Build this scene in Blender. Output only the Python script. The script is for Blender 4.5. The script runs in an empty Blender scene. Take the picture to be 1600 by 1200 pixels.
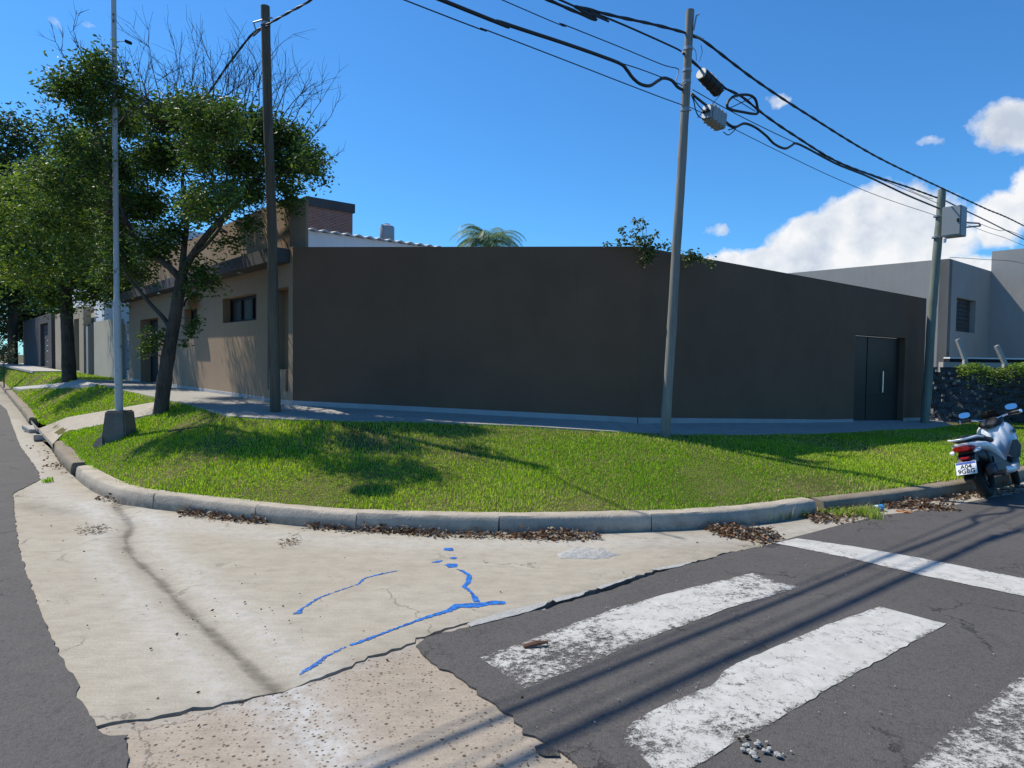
import bpy, bmesh, math, random
import numpy as np
from mathutils import Vector, Matrix
from mathutils.geometry import delaunay_2d_cdt
random.seed(7); rng = np.random.default_rng(7)
S = bpy.context.scene
COL = S.collection
PI = math.pi

# ------------------------------------------------------------------ camera, world, sun, exposure
F_PX, PITCH, ROLL = 1063.0, math.radians(2.155), 0.013
EYE = np.array([0, 0, 1.6])
FW = np.array([0, math.cos(PITCH), -math.sin(PITCH)]); R0 = np.array([1., 0, 0]); U0 = np.array([0, math.sin(PITCH), math.cos(PITCH)])
RT = math.cos(ROLL) * R0 + math.sin(ROLL) * U0
UP = -math.sin(ROLL) * R0 + math.cos(ROLL) * U0
cam = bpy.data.cameras.new('camera'); co = bpy.data.objects.new('camera', cam); COL.objects.link(co)
co.matrix_world = Matrix(((RT[0], UP[0], -FW[0], 0), (RT[1], UP[1], -FW[1], 0), (RT[2], UP[2], -FW[2], 1.6), (0, 0, 0, 1)))
cam.sensor_width = 36; cam.lens = 36 * F_PX / 1600; cam.clip_start = .05; cam.clip_end = 2000
S.camera = co
S.view_settings.view_transform = 'Standard'; S.view_settings.look = 'None'
S.view_settings.gamma = 1; S.view_settings.exposure = 0.16
S.render.film_transparent = False
SUN_EL = math.radians(54)
SH = np.array([.88, -.475]); SH /= np.hypot(*SH)          # horizontal direction in which shadows fall
SD = Vector((SH[0] * math.cos(SUN_EL), SH[1] * math.cos(SUN_EL), -math.sin(SUN_EL)))
sun = bpy.data.lights.new('sun', 'SUN'); sun.energy = 5.0; sun.angle = math.radians(.53); sun.color = (1, .93, .80)
so = bpy.data.objects.new('sun', sun); COL.objects.link(so); so.rotation_euler = SD.to_track_quat('-Z', 'Y').to_euler()

def N(nt, typ, ins=None, **props):
    n = nt.nodes.new(typ)
    for k, v in props.items(): setattr(n, k, v)
    for k, v in (ins or {}).items():
        s = n.inputs[k]
        if isinstance(v, bpy.types.NodeSocket): nt.links.new(v, s)
        else: s.default_value = v
    return n
def ramp(nt, fac, stops):
    n = nt.nodes.new('ShaderNodeValToRGB'); nt.links.new(fac, n.inputs[0])
    el = n.color_ramp.elements
    while len(el) < len(stops): el.new(.5)
    for e, (p, c) in zip(el, stops):
        e.position = p; e.color = (c, c, c, 1) if isinstance(c, (int, float)) else (*c, 1)
    return n.outputs[0]
def mth(nt, op, a, b=0.0, c=0.0, clamp=False):
    n = nt.nodes.new('ShaderNodeMath'); n.operation = op; n.use_clamp = clamp
    for i, v in enumerate((a, b, c)):
        if isinstance(v, bpy.types.NodeSocket): nt.links.new(v, n.inputs[i])
        else: n.inputs[i].default_value = v
    return n.outputs[0]
def mix(nt, fac, a, b, blend='MIX'):
    n = nt.nodes.new('ShaderNodeMix'); n.data_type = 'RGBA'; n.blend_type = blend
    for i, v in ((0, fac), (6, a), (7, b)):
        if isinstance(v, bpy.types.NodeSocket): nt.links.new(v, n.inputs[i])
        elif i == 0: n.inputs[0].default_value = v
        else: n.inputs[i].default_value = (*v, 1) if len(v) == 3 else v
    return n.outputs[2]
def noise(nt, vec, scale, detail=4, rough=.55, dist=0.):
    return N(nt, 'ShaderNodeTexNoise', {'Vector': vec, 'Scale': scale, 'Detail': detail, 'Roughness': rough, 'Distortion': dist}).outputs[0]
def attr(nt, name): return N(nt, 'ShaderNodeAttribute', attribute_name=name)

W = bpy.data.worlds.new('World'); S.world = W; W.use_nodes = True
nt = W.node_tree; nt.nodes.clear()
sky = N(nt, 'ShaderNodeTexSky', sky_type='NISHITA', sun_disc=False, sun_elevation=SUN_EL,
        sun_rotation=math.atan2(-SH[0], -SH[1]), air_density=1.0, dust_density=.25, ozone_density=3.0, altitude=50)
tc = N(nt, 'ShaderNodeTexCoord').outputs['Generated']
sep = N(nt, 'ShaderNodeSeparateXYZ', {0: tc})
az = mth(nt, 'ARCTAN2', sep.outputs[0], sep.outputs[1]); el = mth(nt, 'ARCSINE', sep.outputs[2])
def pxdir(x, y):
    d = FW * F_PX + RT * (x - 800) + UP * (600 - y); d /= np.linalg.norm(d)
    return math.atan2(d[0], d[1]), math.asin(d[2])
warp = N(nt, 'ShaderNodeTexNoise', {'Vector': tc, 'Scale': 5., 'Detail': 8., 'Roughness': .62})
wsep = N(nt, 'ShaderNodeSeparateXYZ', {0: warp.outputs['Color']})
wx = mth(nt, 'MULTIPLY', mth(nt, 'SUBTRACT', wsep.outputs[0], .5), .12); wy = mth(nt, 'MULTIPLY', mth(nt, 'SUBTRACT', wsep.outputs[1], .5), .09)
azw = mth(nt, 'ADD', az, wx); elw = mth(nt, 'ADD', el, wy)
clouds = [(1128, 402, 46, 26, .9), (1190, 415, 80, 34, 1), (1262, 385, 78, 52, 1), (1345, 362, 92, 62, 1), (1440, 372, 90, 74, 1), (1555, 345, 66, 48, .95), (1400, 430, 220, 30, 1), (1600, 200, 84, 52, 1), (1650, 292, 80, 42, 1),
          (1208, 165, 26, 17, .62), (75, 26, 20, 13, .36), (1112, 350, 22, 9, .38), (140, 30, 18, 6, .30), (1450, 235, 34, 10, .34),
          (1760, 330, 170, 110, 1), (2000, 250, 160, 70, 1), (2300, 480, 400, 60, .9), (-500, 430, 200, 50, .8), (-900, 300, 200, 70, .8)]
dens = None
for (cx, cy, rx, ry, a) in clouds:
    ca, ce = pxdir(cx, cy); ra = abs(pxdir(cx + rx, cy)[0] - ca); re = abs(pxdir(cx, cy - ry)[1] - ce)
    dx = mth(nt, 'DIVIDE', mth(nt, 'SUBTRACT', azw, ca), ra); dy = mth(nt, 'DIVIDE', mth(nt, 'SUBTRACT', elw, ce), re)
    d2 = mth(nt, 'ADD', mth(nt, 'MULTIPLY', dx, dx), mth(nt, 'MULTIPLY', dy, dy))
    b = mth(nt, 'MULTIPLY', mth(nt, 'SUBTRACT', 1.25, d2, clamp=True), a)
    dens = b if dens is None else mth(nt, 'MAXIMUM', dens, b)
fine = noise(nt, tc, 14., 9, .6)
dens = mth(nt, 'ADD', dens, mth(nt, 'MULTIPLY', mth(nt, 'MULTIPLY', mth(nt, 'SUBTRACT', fine, .5), 1.9), mth(nt, 'MULTIPLY', dens, 3., clamp=True)))
mask = ramp(nt, dens, [(.17, 0.), (.64, 1.)])
mask = mth(nt, 'MULTIPLY', mask, .96)
# cloud body: brighter at the sunlit top, greyer underneath
off = N(nt, 'ShaderNodeVectorMath', {0: tc, 1: (-.02, 0, .035)}, operation='ADD').outputs[0]
f2 = noise(nt, off, 9., 6, .55); f1 = noise(nt, tc, 9., 6, .55)
rel = mth(nt, 'ADD', mth(nt, 'MULTIPLY', mth(nt, 'SUBTRACT', f1, f2), 2.6), mth(nt, 'MULTIPLY', dens, -.22))
cc = ramp(nt, mth(nt, 'ADD', rel, .72), [(.10, (5.4, 6.0, 7.0)), (.42, (7.4, 7.8, 8.4)), (.75, (9.4, 9.4, 9.4))])
skc = mix(nt, 1., sky.outputs[0], (.50, 1.12, 1.62), 'MULTIPLY')
skyc = mix(nt, mask, skc, cc)
bg = N(nt, 'ShaderNodeBackground', {'Color': skyc, 'Strength': .092})
nt.links.new(bg.outputs[0], N(nt, 'ShaderNodeOutputWorld').inputs[0])

# ------------------------------------------------------------------ surveying helpers (photo pixel -> place on a known plane)
def ray(x, y): return FW * F_PX + RT * (x - 800) + UP * (600 - y)
def atz(x, y, z=0.):
    d = ray(x, y); return EYE + d * (z - 1.6) / d[2]
def atY(x, y, Y):
    d = ray(x, y); return EYE + d * Y / d[1]
def atV(x, y, P, dr):
    d = ray(x, y); n = np.array([-dr[1], dr[0]]); return EYE + d * (n @ np.array(P[:2])) / (n @ d[:2])
C1 = np.array([-3.363, 10.423]); K = np.array([1.843, 9.952]); E = np.array([10.45, 17.27]); TOPZ = 3.25
DB = (E - K) / np.linalg.norm(E - K)                       # direction of the right-hand street
DF = np.array([-DB[1], DB[0]])                             # direction of the left-hand street
NF = -DB.copy()                                            # outward normal of the left facade... (towards its street)
DA = (K - C1) / np.linalg.norm(K - C1); NA = np.array([DA[1], -DA[0]]); NB = np.array([DB[1], -DB[0]])

# ------------------------------------------------------------------ mesh helpers
class MB:
    def __init__(s): s.v = []; s.f = []; s.mi = []; s.m = 0
    def add(s, vs, fs):
        b = len(s.v); s.v.extend([tuple(map(float, v)) for v in vs]); s.f.extend([tuple(b + i for i in f) for f in fs]); s.mi.extend([s.m] * len(fs)); return s
    def box(s, c, h, ax=None, taper=1.):
        ax = ax or ((1, 0, 0), (0, 1, 0), (0, 0, 1)); c = np.array(c, float); A = [np.array(a, float) * k for a, k in zip(ax, h)]
        vs = []
        for z in (-1, 1):
            t = taper if z > 0 else 1
            for x, y in ((-1, -1), (1, -1), (1, 1), (-1, 1)): vs.append(c + A[0] * x * t + A[1] * y * t + A[2] * z)
        return s.add(vs, [(3, 2, 1, 0), (4, 5, 6, 7), (0, 1, 5, 4), (1, 2, 6, 5), (2, 3, 7, 6), (3, 0, 4, 7)])
    def tube(s, pts, rad, n=8, cap=True):
        pts = [Vector(p) for p in pts]
        if not hasattr(rad, '__len__'): rad = [rad] * len(pts)
        rings = []; up = None
        for i, p in enumerate(pts):
            t = (pts[min(i + 1, len(pts) - 1)] - pts[max(i - 1, 0)]).normalized()
            if up is None:
                up = t.orthogonal().normalized()
            else:
                up = (up - t * up.dot(t))
                up = up.normalized() if up.length > 1e-5 else t.orthogonal().normalized()
            bn = t.cross(up)
            rings.append([p + (up * math.cos(2 * PI * k / n) + bn * math.sin(2 * PI * k / n)) * rad[i] for k in range(n)])
        vs = [v for r in rings for v in r]; fs = []
        for i in range(len(pts) - 1):
            for k in range(n):
                a = i * n + k; b = i * n + (k + 1) % n; fs.append((a, b, b + n, a + n))
        if cap: fs.append(tuple(range(n - 1, -1, -1))); fs.append(tuple((len(pts) - 1) * n + k for k in range(n)))
        return s.add(vs, fs)
    def loft(s, secs, n=16, cap=True):
        """secs: (x, yc, zc, hw, hh, power) super-ellipse rings about the x axis"""
        vs = []; fs = []
        for (x, yc, zc, hw, hh, pw) in secs:
            for k in range(n):
                a = 2 * PI * k / n; c, q = math.cos(a), math.sin(a)
                vs.append((x, yc + hw * math.copysign(abs(c) ** (2 / pw), c), zc + hh * math.copysign(abs(q) ** (2 / pw), q)))
        for i in range(len(secs) - 1):
            for k in range(n):
                a = i * n + k; b = i * n + (k + 1) % n; fs.append((a, b, b + n, a + n))
        if cap: fs.append(tuple(range(n - 1, -1, -1))); fs.append(tuple((len(secs) - 1) * n + k for k in range(n)))
        return s.add(vs, fs)
    def prism(s, pts, off):
        """extrude planar outline pts (3D) by vector off"""
        n = len(pts); off = np.array(off, float)
        vs = [np.array(p, float) for p in pts] + [np.array(p, float) + off for p in pts]
        fs = [tuple(range(n - 1, -1, -1)), tuple(range(n, 2 * n))] + [(i, (i + 1) % n, n + (i + 1) % n, n + i) for i in range(n)]
        return s.add(vs, fs)
    def build(s, name, mat, parent=None, smooth=False, bevel=0.):
        me = bpy.data.meshes.new(name); me.from_pydata(s.v, [], s.f)
        mats = mat if isinstance(mat, (list, tuple)) else [mat]
        for m in mats: me.materials.append(m)
        if len(mats) > 1: me.polygons.foreach_set('material_index', s.mi)
        bm = bmesh.new(); bm.from_mesh(me); bmesh.ops.recalc_face_normals(bm, faces=bm.faces)
        if bevel: bmesh.ops.bevel(bm, geom=[e for e in bm.edges if len(e.link_faces) == 2 and e.calc_face_angle(0) > .5], offset=bevel, segments=2, affect='EDGES', clamp_overlap=True)
        bm.to_mesh(me); bm.free()
        if smooth:
            me.polygons.foreach_set('use_smooth', [True] * len(me.polygons))
            try: me.set_sharp_from_angle(angle=math.radians(45))
            except Exception: pass
        return link(name, me, parent)
def link(name, me, parent=None):
    o = bpy.data.objects.new(name, me); COL.objects.link(o)
    if parent is not None: o.parent = parent
    return o
def rawmesh(name, V, Fa, mat, parent=None, attrs=None, colors=None, smooth=False):
    V = np.asarray(V, np.float32); Fa = np.asarray(Fa, np.int32); k = Fa.shape[1]
    me = bpy.data.meshes.new(name); me.vertices.add(len(V)); me.vertices.foreach_set('co', V.ravel())
    me.loops.add(Fa.size); me.loops.foreach_set('vertex_index', Fa.ravel())
    me.polygons.add(len(Fa)); me.polygons.foreach_set('loop_start', np.arange(0, Fa.size, k, dtype=np.int32))
    try: me.polygons.foreach_set('loop_total', np.full(len(Fa), k, np.int32))
    except Exception: pass
    if smooth: me.polygons.foreach_set('use_smooth', np.ones(len(Fa), bool))
    me.update(calc_edges=True); me.materials.append(mat)
    for n, a in (attrs or {}).items():
        at = me.attributes.new(n, 'FLOAT', 'POINT'); at.data.foreach_set('value', np.asarray(a, np.float32))
    if colors is not None:
        at = me.attributes.new('tint', 'FLOAT_COLOR', 'POINT')
        at.data.foreach_set('color', np.hstack([colors, np.ones((len(colors), 1))]).astype(np.float32).ravel())
    return link(name, me, parent)
def thing(name, label, cat, loc=(0, 0, 0), group=None, rot=None):
    o = bpy.data.objects.new(name, None); COL.objects.link(o); o.location = loc; o.empty_display_size = .2
    if rot is not None: o.rotation_euler = rot
    return tag(o, label, cat, group)
def tag(o, label=None, cat=None, group=None, kind=None):
    if label: o['label'] = label
    if cat: o['category'] = cat
    if group: o['group'] = group
    if kind: o['kind'] = kind
    return o
def struct(o): o['kind'] = 'structure'; return o

def inpoly(P, poly):
    P = np.asarray(P); x, y = P[:, 0], P[:, 1]; r = np.zeros(len(P), bool); n = len(poly); j = n - 1
    for i in range(n):
        xi, yi = poly[i][:2]; xj, yj = poly[j][:2]
        c = ((yi > y) != (yj > y))
        with np.errstate(divide='ignore', invalid='ignore'): xx = (xj - xi) * (y - yi) / (yj - yi + 1e-12) + xi
        r ^= c & (x < xx); j = i
    return r
def dpoly(P, line, vals=None):
    """distance to polyline (and interpolated value at the nearest point)"""
    P = np.asarray(P)[:, :2]; best = np.full(len(P), 1e9); bv = np.zeros(len(P))
    for i in range(len(line) - 1):
        a = np.array(line[i][:2]); b = np.array(line[i + 1][:2]); ab = b - a; L = ab @ ab + 1e-12
        t = np.clip(((P - a) @ ab) / L, 0, 1); d = np.hypot(*(P - a - t[:, None] * ab).T)
        m = d < best; best[m] = d[m]
        if vals is not None: bv[m] = (vals[i] + (vals[i + 1] - vals[i]) * t)[m]
    return (best, bv) if vals is not None else best
def dens_line(line, step, jit=0.):
    out = []
    for i in range(len(line) - 1):
        a = np.array(line[i][:2], float); b = np.array(line[i + 1][:2], float); L = np.linalg.norm(b - a); n = max(1, int(L / step))
        nr = np.array([-(b - a)[1], (b - a)[0]]) / max(L, 1e-6)
        for k in range(n):
            out.append(a + (b - a) * k / n + (nr * random.uniform(-jit, jit) if (k or i) else 0))
    out.append(np.array(line[-1][:2], float)); return out
def sheet(name, poly, mat, zf, spacing=.1, skirt=0., parent=None, attrf=None, near=None, smooth=True, extra=None):
    """triangulated sheet with inner grid points; zf(P)->z ; optional side skirt; near=(fn) thins grid"""
    poly = [tuple(p[:2]) for p in poly]; A = np.array(poly)
    x0, y0 = A.min(0); x1, y1 = A.max(0)
    gx, gy = np.meshgrid(np.arange(x0, x1, spacing), np.arange(y0, y1, spacing)); G = np.stack([gx.ravel(), gy.ravel()], 1)
    G += rng.uniform(-.15, .15, G.shape) * spacing
    if near is not None: G = G[near(G)]
    if extra is not None: G = np.vstack([G, extra])
    G = G[inpoly(G, poly)]; G = G[dpoly(G, poly + [poly[0]]) > spacing * .4] if len(G) else G
    n = len(poly); vs = [Vector(p) for p in poly] + [Vector(p) for p in G]
    ed = [(i, (i + 1) % n) for i in range(n)]
    V, Ed, Fc, *_ = delaunay_2d_cdt(vs, ed, [], 1, 1e-5)
    V = np.array([tuple(v) for v in V]); Fc = np.array([f for f in Fc if len(f) == 3])
    c = V[Fc].mean(1); Fc = Fc[inpoly(c, poly)]
    a, b, d = V[Fc[:, 0]], V[Fc[:, 1]], V[Fc[:, 2]]
    fl = ((b - a)[:, 0] * (d - a)[:, 1] - (b - a)[:, 1] * (d - a)[:, 0]) < 0; Fc[fl] = Fc[fl][:, ::-1]
    z = zf(V); P3 = np.column_stack([V, z]); nb = len(P3)
    at = attrf(V) if attrf else None
    if skirt:
        e = {}
        for t in Fc:
            for k in range(3):
                q = (t[k], t[(k + 1) % 3]); e[q] = e.get(q, 0) + 1
        bd = [q for q in e if (q[1], q[0]) not in e]
        idx = {}; ex = []
        for q in bd:
            for i in q:
                if i not in idx: idx[i] = nb + len(ex); ex.append(P3[i] - np.array([0, 0, skirt]))
        sk = []
        for i, j in bd: sk += [(j, i, idx[i]), (j, idx[i], idx[j])]
        P3 = np.vstack([P3, ex]); Fc = np.vstack([Fc, sk])
        if at: inv = list(idx.keys()); at = {k: np.concatenate([v, v[inv]]) for k, v in at.items()}
    o = rawmesh(name, P3, Fc, mat, parent, at, smooth=smooth)
    if smooth:
        try: o.data.set_sharp_from_angle(angle=math.radians(40))
        except Exception: pass
    return o

# ------------------------------------------------------------------ materials
def mat(name, fn):
    m = bpy.data.materials.new(name); m.use_nodes = True; t = m.node_tree; t.nodes.clear()
    o = N(t, 'ShaderNodeOutputMaterial'); sh = fn(t); t.links.new(sh, o.inputs[0]); return m
def bsdf(t, col, rough=.8, bump=None, bstr=.3, bdist=.01, metal=0., spec=.5, **kw):
    ins = {'Base Color': (*col, 1) if not isinstance(col, bpy.types.NodeSocket) else col, 'Roughness': rough, 'Metallic': metal, 'Specular IOR Level': spec}
    ins.update(kw)
    if bump is not None:
        ins['Normal'] = N(t, 'ShaderNodeBump', {'Height': bump, 'Strength': bstr, 'Distance': bdist}).outputs[0]
    return N(t, 'ShaderNodeBsdfPrincipled', ins).outputs[0]
def pos(t): return N(t, 'ShaderNodeNewGeometry').outputs['Position']
def oco(t): return N(t, 'ShaderNodeTexCoord').outputs['Object']
def scale_vec(t, v, s): return N(t, 'ShaderNodeVectorMath', {0: v, 1: s}, operation='MULTIPLY').outputs[0]
def sc(c, k): return tuple(x * k for x in c)
def m_paint(name, col, var=.12, rough=.85, coarse=1.2, streak=True):
    def fn(t):
        p = pos(t); a = noise(t, p, coarse, 5, .6); b = noise(t, p, 60, 3, .6)
        s = noise(t, scale_vec(t, p, (5, 5, .5)), 1.5, 4, .6) if streak else a
        k = mth(t, 'ADD', mth(t, 'MULTIPLY', a, .6), mth(t, 'MULTIPLY', s, .4))
        c = mix(t, ramp(t, k, [(.3, 0.), (.7, 1.)]), sc(col, 1 - var), sc(col, 1 + var))
        pt = noise(t, p, .55, 3, .5, 1.2); c = mix(t, ramp(t, pt, [(.44, 0.), (.56, .16)]), c, sc(col, 1.22)); c = mix(t, ramp(t, noise(t, scale_vec(t, p, (3, 3, .25)), 1.6, 5, .7), [(.58, 0.), (.74, .28)]), c, sc(col, .68))
        return bsdf(t, c, rough, mth(t, 'ADD', b, mth(t, 'MULTIPLY', noise(t, p, 7, 4, .6), 2.)), .3, .005, spec=.25)
    return mat(name, fn)
M = {}
M['brown'] = m_paint('brown_wall_paint', (.150, .090, .058), .10, streak=False)
M['house'] = m_paint('sunlit_brown_house_paint', (.31, .218, .143), .09)  # the wall's brown made lighter and warmer: facade sunlight put into the colour
M['brown_roof'] = m_paint('charcoal_fascia_paint', (.075, .072, .074), .15)
M['white_wall'] = m_paint('white_plaster', (.70, .72, .74), .06)
M['grey_wall'] = m_paint('grey_plaster', (.36, .345, .32), .07)
M['beige'] = m_paint('beige_plaster', (.46, .42, .34), .12)
M['greygate'] = m_paint('grey_garage_paint', (.30, .31, .33), .06)
M['tan'] = m_paint('tan_plaster', (.40, .33, .24), .08)
M['plinth'] = m_paint('grey_plinth_cement', (.36, .36, .36), .15)
def simple(name, col, rough=.5, metal=0., spec=.5, **kw): return mat(name, lambda t: bsdf(t, col, rough, metal=metal, spec=spec, **kw))
M['black'] = simple('black_rubber', (.012, .012, .013), .55)
M['blackmetal'] = simple('black_painted_metal', (.014, .014, .016), .65, 0., .2)
M['door'] = mat('dark_door_paint', lambda t: bsdf(t, mix(t, noise(t, pos(t), 3, 4), (.013, .012, .012), (.019, .018, .018)), .45, noise(t, pos(t), 90, 2), .1, .002))
M['steel'] = simple('brushed_steel', (.75, .75, .76), .22, 1.)
M['glass'] = mat('dark_window_glass', lambda t: bsdf(t, (.03, .035, .04), .06, spec=.8))
M['bolt'] = simple('galvanised_steel', (.33, .34, .35), .5, .7)
def f_asph(t):
    p = pos(t); big = noise(t, p, .7, 4, .6); fine_ = noise(t, p, 55, 4, .7); vf = N(t, 'ShaderNodeTexVoronoi', {'Vector': p, 'Scale': 120.}, feature='F1')
    st = ramp(t, vf.outputs['Distance'], [(.0, 1.), (.30, .0)])
    rnd = N(t, 'ShaderNodeSeparateXYZ', {0: vf.outputs['Color']}).outputs[0]
    stone = mth(t, 'MULTIPLY', st, ramp(t, rnd, [(.86, 0.), (.93, 1.)]))
    base = mix(t, ramp(t, big, [(.3, 0.), (.7, 1.)]), (.060, .055, .052), (.080, .073, .069))
    base = mix(t, ramp(t, fine_, [(.35, .0), (.7, .55)]), base, (.125, .115, .108))
    base = mix(t, mth(t, 'MULTIPLY', stone, .8), base, (.30, .29, .27))
    base = mix(t, ramp(t, fine_, [(.28, .75), (.42, 0.)]), base, (.03, .03, .032))
    mid = noise(t, p, 4.5, 6, .7); base = mix(t, ramp(t, mid, [(.5, 0.), (.75, .45)]), base, (.11, .10, .09)); base = mix(t, ramp(t, mid, [(.27, .5), (.42, 0.)]), base, (.038, .036, .035))
    wv = N(t, 'ShaderNodeMix', {0: .35, 4: p, 5: N(t, 'ShaderNodeTexNoise', {'Vector': p, 'Scale': 2.6, 'Detail': 9., 'Roughness': .7}).outputs['Color']}, data_type='VECTOR').outputs[1]
    vc = N(t, 'ShaderNodeTexVoronoi', {'Vector': wv, 'Scale': 1.7}, feature='DISTANCE_TO_EDGE').outputs['Distance']
    ck = mth(t, 'MULTIPLY', ramp(t, vc, [(.002, 1.), (.010, 0.)]), ramp(t, noise(t, p, 1.1, 3), [(.50, 0.), (.58, .8)]))
    base = mix(t, ck, base, (.018, .017, .016))
    h = mth(t, 'SUBTRACT', mth(t, 'ADD', mth(t, 'MULTIPLY', fine_, .7), mth(t, 'MULTIPLY', vf.outputs['Distance'], .5)), ck)
    return bsdf(t, base, .82, h, .55, .008, spec=.3)
M['asphalt'] = mat('asphalt', f_asph)
def f_conc(c1, c2, pits=True):
    def fn(t):
        p = pos(t); big = noise(t, p, .9, 6, .65); med = noise(t, scale_vec(t, p, (1, 1.6, 1)), 6, 6, .7); fn_ = noise(t, p, 90, 3, .6)
        br = noise(t, scale_vec(t, p, (3, 60, 3)), 1.2, 3, .6)
        c = mix(t, ramp(t, big, [(.3, 0.), (.7, 1.)]), c1, c2)
        c = mix(t, ramp(t, med, [(.42, 0.), (.75, .75)]), c, sc(c1, .72))
        c = mix(t, ramp(t, fn_, [(.3, .5), (.55, 0.)]), c, sc(c1, .62)); c = mix(t, ramp(t, noise(t, p, 210, 2, .5), [(.56, 0.), (.72, .45)]), c, sc(c2, 1.25))
        c = mix(t, mth(t, 'MULTIPLY', ramp(t, br, [(.42, 0.), (.72, 1.)]), .30), c, sc(c1, .62))
        d = attr(t, 'dirt').outputs['Fac']
        dn = mth(t, 'MULTIPLY', d, ramp(t, med, [(.25, .45), (.65, 1.)]), clamp=True)
        c = mix(t, dn, c, (.105, .092, .072))
        w = attr(t, 'pale').outputs['Fac']
        wn = mth(t, 'MULTIPLY', w, ramp(t, noise(t, p, 14, 6, .75), [(.36, .1), (.60, 1.)]), clamp=True)
        c = mix(t, mth(t, 'MULTIPLY', wn, .75), c, (.50, .50, .49))
        sp = N(t, 'ShaderNodeTexVoronoi', {'Vector': scale_vec(t, p, (1, 1.4, 1)), 'Scale': 9.}, feature='F1')
        rs = N(t, 'ShaderNodeSeparateXYZ', {0: sp.outputs['Color']}).outputs[1]
        spot = mth(t, 'MULTIPLY', ramp(t, sp.outputs['Distance'], [(.05, 1.), (.11, 0.)]), ramp(t, rs, [(.84, 0.), (.86, 1.)]))
        c = mix(t, mth(t, 'MULTIPLY', spot, .7), c, (.07, .06, .05))
        wv = N(t, 'ShaderNodeMix', {0: .35, 4: p, 5: N(t, 'ShaderNodeTexNoise', {'Vector': p, 'Scale': 2.2, 'Detail': 9., 'Roughness': .68}).outputs['Color']}, data_type='VECTOR').outputs[1]
        vc = N(t, 'ShaderNodeTexVoronoi', {'Vector': wv, 'Scale': 1.15}, feature='DISTANCE_TO_EDGE').outputs['Distance']
        ck = mth(t, 'MULTIPLY', ramp(t, vc, [(.0015, 1.), (.006, 0.)]), ramp(t, noise(t, p, .9, 3), [(.48, 0.), (.56, .75)]))
        c = mix(t, ck, c, (.06, .052, .042))
        h = mth(t, 'ADD', mth(t, 'MULTIPLY', fn_, .5), med)
        if pits:
            vo = N(t, 'ShaderNodeTexVoronoi', {'Vector': p, 'Scale': 44., 'Randomness': 1.}, feature='F1')
            wq = noise(t, p, 40, 3, .6); r2a = N(t, 'ShaderNodeSeparateXYZ', {0: vo.outputs['Color']}).outputs[2]
            r2 = N(t, 'ShaderNodeSeparateXYZ', {0: vo.outputs['Color']})
            pit = mth(t, 'MULTIPLY', ramp(t, mth(t, 'ADD', vo.outputs['Distance'], mth(t, 'MULTIPLY', mth(t, 'ADD', wq, r2a), .30)), [(.50, 1.), (.62, 0.)]), ramp(t, r2.outputs[0], [(.15, 0.), (.3, 1.)]))
            pc = mix(t, ramp(t, r2.outputs[1], [(.3, 0.), (.9, 1.)]), (.07, .055, .042), (.20, .13, .09))
            c = mix(t, mth(t, 'MULTIPLY', pit, .95), c, pc); h = mth(t, 'SUBTRACT', h, mth(t, 'MULTIPLY', pit, .9))
        return bsdf(t, c, .9, h, .4, .006, spec=.2)
    return fn
M['concrete'] = mat('worn_concrete', f_conc((.36, .318, .25), (.435, .395, .325), False))
M['slab'] = mat('exposed_aggregate_concrete', f_conc((.33, .275, .215), (.385, .33, .265), True))
M['walk'] = mat('sidewalk_cement', f_conc((.33, .315, .285), (.39, .375, .34), False))
M['path'] = mat('path_concrete', f_conc((.40, .35, .28), (.45, .40, .33), False))
M['far_walk'] = mat('pale_path_cement', f_conc((.42, .40, .37), (.47, .45, .42), False))
def f_kerb(c):
    def fn(t):
        p = pos(t); a = noise(t, p, 5, 7, .7); b = noise(t, p, 45, 4, .7); z = N(t, 'ShaderNodeSeparateXYZ', {0: p}).outputs[2]
        cc_ = mix(t, ramp(t, a, [(.3, 0.), (.7, 1.)]), sc(c, .72), sc(c, 1.12))
        cc_ = mix(t, ramp(t, b, [(.28, .7), (.42, 0.)]), cc_, sc(c, .4))
        low = mth(t, 'MULTIPLY', ramp(t, z, [(0.02, 1.), (.09, 0.)]), ramp(t, noise(t, p, 9, 5, .7), [(.35, .1), (.6, .8)]))
        cc_ = mix(t, low, cc_, sc(c, .38))
        return bsdf(t, cc_, .9, mth(t, 'ADD', a, b), .7, .012, spec=.2)
    return fn
M['kerb'] = mat('kerb_concrete', f_kerb((.44, .385, .31)))
M['kerb_old'] = mat('old_brown_kerb', f_kerb((.27, .225, .17)))
M['soil'] = mat('dark_soil', lambda t: bsdf(t, mix(t, noise(t, pos(t), 8, 5, .7), (.025, .02, .015), (.06, .045, .03)), 1., noise(t, pos(t), 40, 4), .8, .02, spec=.1))
def f_lawn(t):
    p = pos(t); a = ramp(t, noise(t, p, 1.1, 5, .65), [(.4, 0.), (.65, 1.)]); b = noise(t, p, 20, 5, .7)
    c = mix(t, a, (.10, .12, .028), (.20, .17, .075)); c = mix(t, ramp(t, b, [(.35, 0.), (.65, .6)]), c, (.05, .035, .02))
    return bsdf(t, c, 1., b, .8, .03, spec=.1)
M['lawn'] = mat('lawn_thatch', f_lawn)
M['field'] = mat('distant_ground', lambda t: bsdf(t, mix(t, noise(t, pos(t), .2, 5, .65), (.06, .07, .03), (.12, .10, .06)), 1., spec=.1))
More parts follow.
